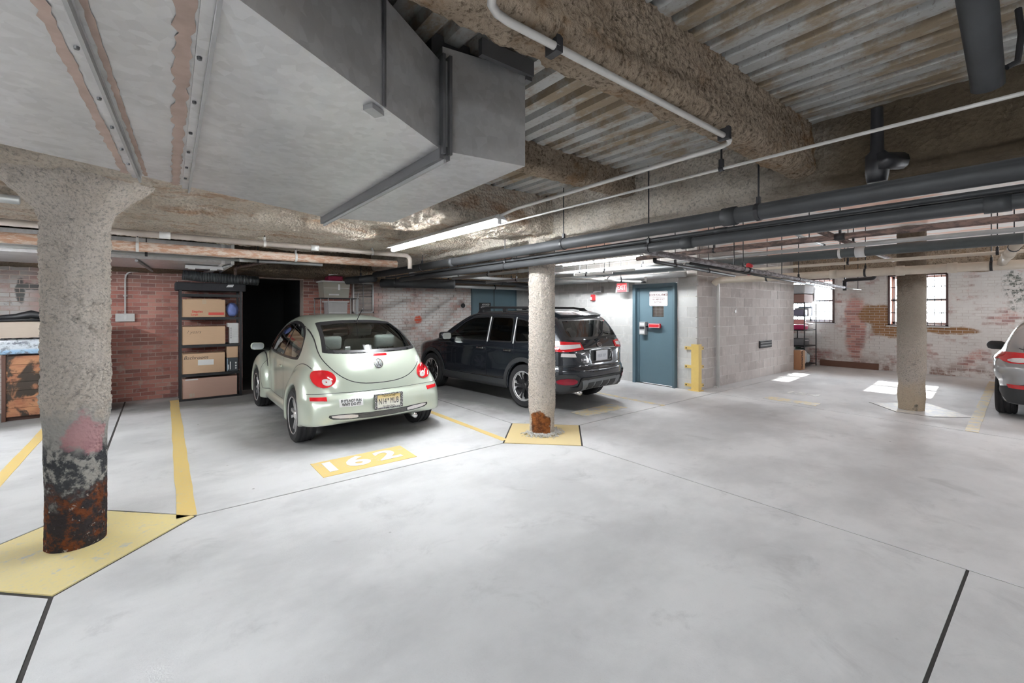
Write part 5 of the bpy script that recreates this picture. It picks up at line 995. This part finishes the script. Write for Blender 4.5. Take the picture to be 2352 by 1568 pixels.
    MB().tube([(-1.90, -.42, .25), (-1.75, -.42, .25)], .03, 12).build('exhaust_tip', M_CHROME, c.root, True)
    # inside
    ML = plain('grey_leather', (.52, .52, .50), .6, 0, .08); MI = plain('interior_plastic', (.12, .12, .12), .7)
    for y in (.36, -.36): seat(c, -.05, y, ML); seat(c, -.92, y, ML, .60, .42, .27)
    MB().bbox(-1.55, -.95, -.55, .55, .86, .90, .02).build('parcel_shelf', MI, c.root); MB().bbox(.55, 1.1, -.62, .62, .80, .95, .04).build('dashboard', MI, c.root); MB().box(-1.5, 1.2, -.62, .62, .28, .34).build('cabin_floor', MI, c.root)
    MB().box(-1.56, -1.55, .27, .33, 1.07, 1.12).build('window_label', M_WHITE, c.root); MB().tube([(.42, .36, .93), (.5, .36, .98)], .17, 20, True).xf(Matrix.Identity(4)).build('steering_wheel', MI, c.root)
    c.finish(); MB().box(-1.35, 1.5, -.55, .55, .19, .25).build('underbody', M_BLACK, c.root)
    put_wheels(c, make_wheel(.318, .205, .215, 'ten', M_ALLOY), (-1.255, 1.255), .745, .318)
    return c
build_green()
# ---------------- black crossover ----------------
def build_black():
    side = SDF2(chaikin([(-1.95, .30), (-2.14, .36), (-2.215, .50), (-2.235, .68), (-2.20, .80), (-2.165, .95), (-2.09, 1.08), (-1.93, 1.28), (-1.80, 1.44), (-1.66, 1.50), (-1.3, 1.535), (-.7, 1.562), (-.2, 1.565), (.15, 1.545), (.42, 1.49), (.80, 1.30), (1.15, 1.085), (1.35, 1.015), (1.7, .965), (1.98, .87), (2.14, .74), (2.22, .60), (2.22, .42), (2.12, .30)], 2))
    h = [(-2.235, .28), (-2.205, .48), (-2.09, .68), (-1.90, .82), (-1.66, .885), (-1.3, .89), (0, .875), (1.3, .895), (1.85, .85), (2.05, .72), (2.18, .45), (2.23, .2)]
    plan = SDF2(chaikin(h + [(a, -b) for a, b in h[::-1]], 2))
    def f(x, y, z):
        ay = np.abs(y); s = 1 - .285 * np.clip((z - .95) / .62, 0, 1) ** 1.05 - .02 * np.clip((.55 - z) / .3, 0, 1) + .012 * np.exp(-((z - .92) / .05) ** 2)
        d = smax(side(x, z + .07 * y * y), plan(x, y / s) * .95, .085); d = smax(d, .25 - z, .04)
        bb = smax(smax(plan(x, y) - .025, x + 1.75, .05), np.abs(z - .60) - .08, .05); d = smin(d, bb, .03)
        rec = smax(smax(x + 2.155, ay - .27, .02), np.abs(z - .845) - .085, .02); d = smax(d, -smax(rec, -(x + 2.6), .01), .01)
        for cx in (-1.30, 1.365):
            cyl = np.maximum(np.sqrt((x - cx) ** 2 + (z - .34) ** 2) - .385, .52 - ay); d = smax(d, -cyl, .012)
        return d
    P = car_paint('black_blue_paint', (.016, .020, .028), .3, .22, (.10, .10, .10), .02)
    c = Car(f, (-2.32, -.98, .2), (2.32, .98, 1.64), .026, P, (5.33, 6.79, 0), R(94.5), 'black crossover parked behind the central column', None)
    c.window(chaikin([(-.69, 1.12), (-.60, 1.40), (-.56, 1.43), (.56, 1.43), (.60, 1.40), (.69, 1.12), (.60, 1.095), (-.60, 1.095)], 1), 'rear', M_GLASSD, M_TRIM, .04, 'rear_window', 'rear_window_frame')
    c.window(chaikin([(-.70, 1.08), (-.58, 1.42), (-.52, 1.46), (.52, 1.46), (.58, 1.42), (.70, 1.08), (.60, 1.06), (-.60, 1.06)], 1), 'front', M_GLASSC, M_TRIM, .04, 'windscreen', 'windscreen_frame')
    for d in ('left', 'right'):
        sy = 1 if d == 'left' else -1
        for w, gl in (([(.88, 1.01), (.45, 1.34), (.20, 1.435), (-.28, 1.455), (-.35, 1.01)], M_GLASSC), ([(-.40, 1.01), (-.33, 1.455), (-.90, 1.445), (-1.02, 1.02)], M_GLASSD), ([(-1.07, 1.02), (-.95, 1.44), (-1.25, 1.40), (-1.55, 1.25), (-1.66, 1.10), (-1.55, 1.05)], M_GLASSD)):
            c.window(rnd(w, .07), d, gl, M_TRIM, .024, 'side_window', 'side_window_frame')
        for x0 in (-.375, -1.045): c.panel('pillar_trim', [(x0 - .011, 1.01), (x0 + .011, 1.01), (x0 + .09, 1.44), (x0 + .07, 1.44)], d, M_OFFW, .007, .01, .03)
        for g_ in ([(-.38, 1.0), (-.36, .42), (.85, .42), (.92, .75), (.90, 1.0)], [(-.38, 1.0), (-.36, .42), (-.80, .42), (-.98, .70), (-1.12, .90), (-1.05, 1.02)]): c.ribbon('door_gap', g_, d, .008, M_BLACK, .002)
        cl = c.panel('wheel_arch_cladding', circ((-1.30, .34), .465, 26, .465, -8, 188) + circ((-1.30, .34), .402, 26, .402, -8, 188)[::-1], d, M_CLAD, .022, .04, .03); c.panel('wheel_arch_cladding', circ((1.365, .34), .465, 26, .465, -8, 188) + circ((1.365, .34), .402, 26, .402, -8, 188)[::-1], d, M_CLAD, .022, .04, .03)
        c.panel('sill_cladding', [(-.86, .27), (.92, .27), (.92, .40), (-.86, .40)], d, M_CLAD, .022, .04, .04)
        c.panel('rear_side_cladding', [(-1.76, .30), (-2.08, .34), (-2.12, .52), (-1.78, .52)], d, M_CLAD, .016, .04, .03)
        for x in (-.22, -.94):
            p, n = c.hit(x, .90, d); MB().bbox(-.10, .08, -.014, .016, -.016, .016, .008).xf(Matrix.Translation(p + n * .018)).build('door_handle', P if x < -2 else M_CHROME, c.root, auto=40)
        mr = MB().bbox(-.06, .08, -.11, .11, -.075, .075, .045).xf(Matrix.Translation((.72, sy * 1.0, 1.07))).build('side_mirror', P, c.root, auto=60); MB().tube([(.78, sy * .80, 1.02), (.75, sy * .95, 1.03)], .03, 10).build('mirror_arm', M_TRIM, mr)
        MB().prism(rrect(.19, .12, .04), 0, .004).xf(frame((.657, sy * 1.0, 1.07), (0, -1, 0), (0, 0, 1))).build('mirror_glass', plain('mirror2', (.80, .84, .80), .15, .6), mr)
        # roof rails
        rl = MB().tube([(.25, sy * .56, 1.49), (.15, sy * .565, 1.585), (-.05, sy * .57, 1.61), (-1.15, sy * .57, 1.60), (-1.40, sy * .565, 1.57), (-1.52, sy * .56, 1.50)], .021, 10).build('roof_rail', M_TRIM, c.root, True)
        for x in (.14, -.52, -1.35): MB().box(x - .05, x + .05, sy * .565 - .018, sy * .565 + .018, 1.50, 1.60).build('rail_foot', M_TRIM, rl)
        # tail lamps
        y0, y1 = sorted((sy * .48, sy * .86)); tl = c.panel('tail_light', [(sy * .42, .955), (sy * .76, .925), (sy * .82, .935), (sy * .835, 1.055), (sy * .78, 1.085), (sy * .44, 1.055)], 'rear', M_LENSR, .012, .03, .025)
        c.panel('indicator_lens', [(sy * .47, .985), (sy * .76, .96), (sy * .79, 1.03), (sy * .47, 1.03)], 'rear', M_LENSC, .017, .01, .025, parent=tl); c.panel('tail_light', [(-1.78, .96), (-2.00, .945), (-1.98, 1.06), (-1.92, 1.07)], d, M_LENSR, .010, .02, .025)
        c.panel('reverse_lamp', [(sy * .58, .845), (sy * .76, .855), (sy * .76, .905), (sy * .60, .90)], 'rear', M_LENSC, .006, .02, .03)
        c.panel('lamp_surround', chaikin([(sy * .55, .42), (sy * .80, .40), (sy * .85, .50), (sy * .80, .60), (sy * .55, .58)], 1), 'rear', M_CLAD, .024, .04, .03); c.panel('fog_lamp', chaikin([(sy * .58, .44), (sy * .77, .43), (sy * .80, .50), (sy * .76, .54), (sy * .58, .53)], 1), 'rear', plain('dark_red_lens', (.28, .01, .03), .12), .032, .02, .03)
        c.panel('head_light', [(sy * .50, .82), (sy * .80, .80), (sy * .80, .90), (sy * .52, .90)], 'front', M_LENSC, .006, .01, .03)
    c.panel('lower_bumper', [(-.80, .29), (.80, .29), (.84, .38), (.55, .40), (.50, .54), (-.50, .54), (-.55, .40), (-.84, .38)], 'rear', M_CLAD, .014, .03, .04)
    c.panel('skid_plate', [(-.44, .33), (.44, .33), (.50, .50), (-.50, .50)], 'rear', plain('skid_grey', (.20, .21, .22), .4, .3), .022, .02, .04)
    for k in range(4): c.panel('skid_slot', [(-.36 + k * .19, .36), (-.22 + k * .19, .36), (-.21 + k * .19, .45), (-.36 + k * .19, .45)], 'rear', M_CLAD, .026, .01, .04)
    c.ribbon('hatch_gap', chaikin([(-.78, 1.09), (-.72, .95), (-.50, .70), (.50, .70), (.72, .95), (.78, 1.09)], 1, False), 'rear', .009, M_BLACK, .002); c.ribbon('bumper_gap', [(-.84, .72), (-.55, .70), (.55, .70), (.84, .72)], 'rear', .007, M_BLACK, .002)
    c.ribbon('trim_strip', [(-.42, .955), (0, .965), (.42, .955)], 'rear', .012, M_PIPEG, .006); c.ribbon('plate_recess_edge', [(-.25, .76), (-.29, .935), (.29, .935), (.25, .76)], 'rear', .008, M_PIPEG, .004, True)
    c.panel('plate_recess', [(-.25, .765), (.25, .765), (.285, .93), (-.285, .93)], 'rear', M_CLAD, .002, .003, .04)
    bd = c.panel('badge', circ((0, 1.005), .058, 24, .032), 'rear', M_TRIM, .010, .008, .02); c.ribbon('badge_ring', circ((0, 1.005), .055, 28, .029), 'rear', .007, M_CHROME, .013, True, bd)
    for q, rr_ in (((.026, .962), .008), ((-.005, .967), .005), ((.0, .950), .005), ((-.022, .958), .005), ((-.020, .944), .005), ((.018, .943), .005)): c.panel('badge_star', circ((q[0], q[1] + .05), rr_, 8), 'rear', M_CHROME, .014, .003, .01, parent=bd)
    c.wrap_text('lettering', 'SUBARU', .050, M_CHROME, (.42, .80), 'rear', -1, .004, None, .001, .95); c.wrap_text('lettering', 'CROSSTREK', .026, M_CHROME, (.41, .762), 'rear', -1, .004, None, .0005, .95)
    pl = empty('licence_plate', (-2.185, -.0, .845)); pl.parent = c.root
    MB().bbox(-.004, 0, -.152, .152, -.076, .076, .002).build('plate', M_PLATEW, pl); ringpoly(.315, .165, .012, .007).xf(frame((-.006, 0, 0), (0, -1, 0), (0, 0, 1))).build('plate_frame', M_SEAM, pl); MB().box(0, .05, -.14, .14, -.07, .07).build('plate_bracket', M_TRIM, pl)
    gsm = plain('plate_grey', (.50, .52, .58), .5)
    text('lettering', 'HKR 82P', .07, gsm, frame((-.006, 0, -.005), (0, -1, 0), (0, 0, 1)), pl, .0006, sx=.8)
    c.panel('spoiler', [(-.52, 1.435), (.52, 1.435), (.50, 1.49), (-.50, 1.49)], 'rear', P, .055, .09, .04)
    w = c.ribbon('wiper', [(-.02, 1.09), (-.30, 1.20), (-.46, 1.17)], 'rear', .018, M_BLACK, .025); p, n = c.hit(-.02, 1.09, 'rear'); MB().tube([tuple(p), tuple(p + n * .04)], .03, 12).build('wiper_hub', M_TRIM, w)
    MS = plain('dark_seat_cloth', (.06, .06, .065), .8)
    for y in (.38, -.38): seat(c, -.05, y, MS, .68, .56, .26); seat(c, -.95, y, MS, .68, .52, .30)
    MB().bbox(.55, 1.15, -.66, .66, .88, 1.02, .04).build('dashboard', MS, c.root); MB().box(-2.0, 1.2, -.68, .68, .36, .42).build('cabin_floor', MS, c.root); MB().tube([(-2.16, .50, .30), (-1.9, .50, .30)], .035, 12).build('exhaust_tip', M_CHROME, c.root, True)
    c.finish(); MB().box(-1.7, 1.8, -.55, .55, .22, .28).build('underbody', M_BLACK, c.root)
    put_wheels(c, make_wheel(.345, .22, .235, 'five', M_ALLOY, M_TRIM), (-1.30, 1.365), .785, .345)
build_black()

# ---------------- silver hatchback, rear corner in view ----------------
def build_silver():
    side = SDF2(chaikin([(-1.75, .22), (-1.93, .28), (-2.02, .42), (-2.035, .60), (-2.00, .74), (-1.96, .88), (-1.86, 1.02), (-1.66, 1.22), (-1.45, 1.36), (-1.1, 1.43), (-.5, 1.46), (0, 1.45), (.4, 1.36), (.9, 1.12), (1.2, .99), (1.6, .90), (1.9, .74), (2.02, .55), (2.0, .32), (1.85, .22)], 2))
    h = [(-2.035, .28), (-2.00, .52), (-1.90, .70), (-1.70, .82), (-1.3, .865), (0, .86), (1.2, .865), (1.7, .80), (1.95, .60), (2.04, .3)]
    plan = SDF2(chaikin(h + [(a, -b) for a, b in h[::-1]], 2))
    def f(x, y, z):
        ay = np.abs(y); s = 1 - .30 * np.clip((z - .86) / .62, 0, 1) ** 1.1 - .035 * np.clip((.50 - z) / .25, 0, 1)
        d = smax(side(x, z + .07 * y * y), plan(x, y / s) * .95, .11); sh = smax(smax(ell(x, z, (-1.32, .74), (.62, .17)), ay - .885, .10), -.5 - 0 * x, .01); d = smin(d, sh, .08); d = smax(d, .21 - z, .03)
        for cx in (-1.27, 1.30):
            cyl = np.maximum(np.sqrt((x - cx) ** 2 + (z - .31) ** 2) - .345, .50 - ay); d = smax(d, -cyl, .012)
        return d
    P = car_paint('silver_paint', (.42, .43, .44), .6, .25, (.1, .1, .1), .12)
    c = Car(f, (-2.12, -.95, .15), (2.12, .95, 1.54), .026, P, (11.32, -.20, 0), R(0), 'silver hatchback at the picture edge, only its rear corner showing', None)
    c.window(chaikin([(-.60, .98), (-.50, 1.28), (-.44, 1.33), (.44, 1.33), (.50, 1.28), (.60, .98), (.5, .95), (-.5, .95)], 1), 'rear', M_GLASSD, M_TRIM, .035, 'rear_window', 'rear_window_frame')
    for d in ('left', 'right'):
        sy = 1 if d == 'left' else -1
        for w in ([(.80, .96), (.30, 1.28), (0, 1.35), (-.10, .95)], [(-.16, .95), (-.06, 1.36), (-.80, 1.32), (-1.15, 1.20), (-1.36, 1.02), (-1.2, .965)]): c.window(rnd(w, .06), d, M_GLASSD, M_TRIM, .022, 'side_window', 'side_window_frame')
        c.ribbon('door_gap', [(-.13, .93), (-.10, .36), (-.80, .36), (-.96, .62), (-1.0, .85)], d, .008, M_BLACK, .002); p, n = c.hit(-.95, .82, d); MB().bbox(-.09, .09, -.014, .02, -.014, .014, .007).xf(Matrix.Translation(p + n * .02)).build('door_handle', P, c.root, auto=40)
        mr = MB().bbox(-.06, .09, -.12, .12, -.075, .07, .06).xf(Matrix.Translation((.35, sy * .98, .94))).build('side_mirror', M_CLAD, c.root, auto=60); MB().tube([(.42, sy * .80, .86), (.38, sy * .90, .90)], .028, 10).build('mirror_arm', M_TRIM, mr)
        tl = c.panel('tail_light', chaikin([(sy * .42, .83), (sy * .66, .80), (sy * .80, .84), (sy * .85, .93), (sy * .80, .965), (sy * .42, .95)], 1), 'rear', M_LENSR, .008, .03, .025); c.panel('reverse_lamp', chaikin([(sy * .46, .84), (sy * .66, .815), (sy * .74, .85), (sy * .64, .885), (sy * .46, .88)], 1), 'rear', M_LENSC, .013, .01, .025, parent=tl)
        c.panel('tail_light', chaikin([(-1.52, .90), (-1.68, .85), (-1.78, .86), (-1.80, .96), (-1.66, .965)], 1), d, M_LENSR, .008, .03, .03)
        c.panel('bumper_reflector', [(sy * .52, .46), (sy * .70, .46), (sy * .72, .51), (sy * .53, .515)], 'rear', M_LENSR, .022, .02, .03)
    c.panel('lower_bumper', [(-.72, .25), (.72, .25), (.82, .40), (.80, .46), (.50, .545), (-.50, .545), (-.80, .46), (-.82, .40)], 'rear', M_CLAD, .014, .03, .035)
    c.ribbon('hatch_gap', [(-.62, 1.02), (-.44, .95), (-.42, .66), (.42, .66), (.44, .95), (.62, 1.02)], 'rear', .009, M_BLACK, .002)
    c.window(chaikin([(-.62, 1.0), (-.5, 1.30), (.5, 1.30), (.62, 1.0)], 1), 'front', M_GLASSD, M_TRIM, .035, 'windscreen', 'windscreen_frame')
    c.finish(); MB().box(-1.6, 1.6, -.50, .50, .19, .24).build('underbody', M_BLACK, c.root); put_wheels(c, make_wheel(.312, .205, .205, 'ten', M_ALLOY), (-1.27, 1.30), .765, .312)
build_silver()
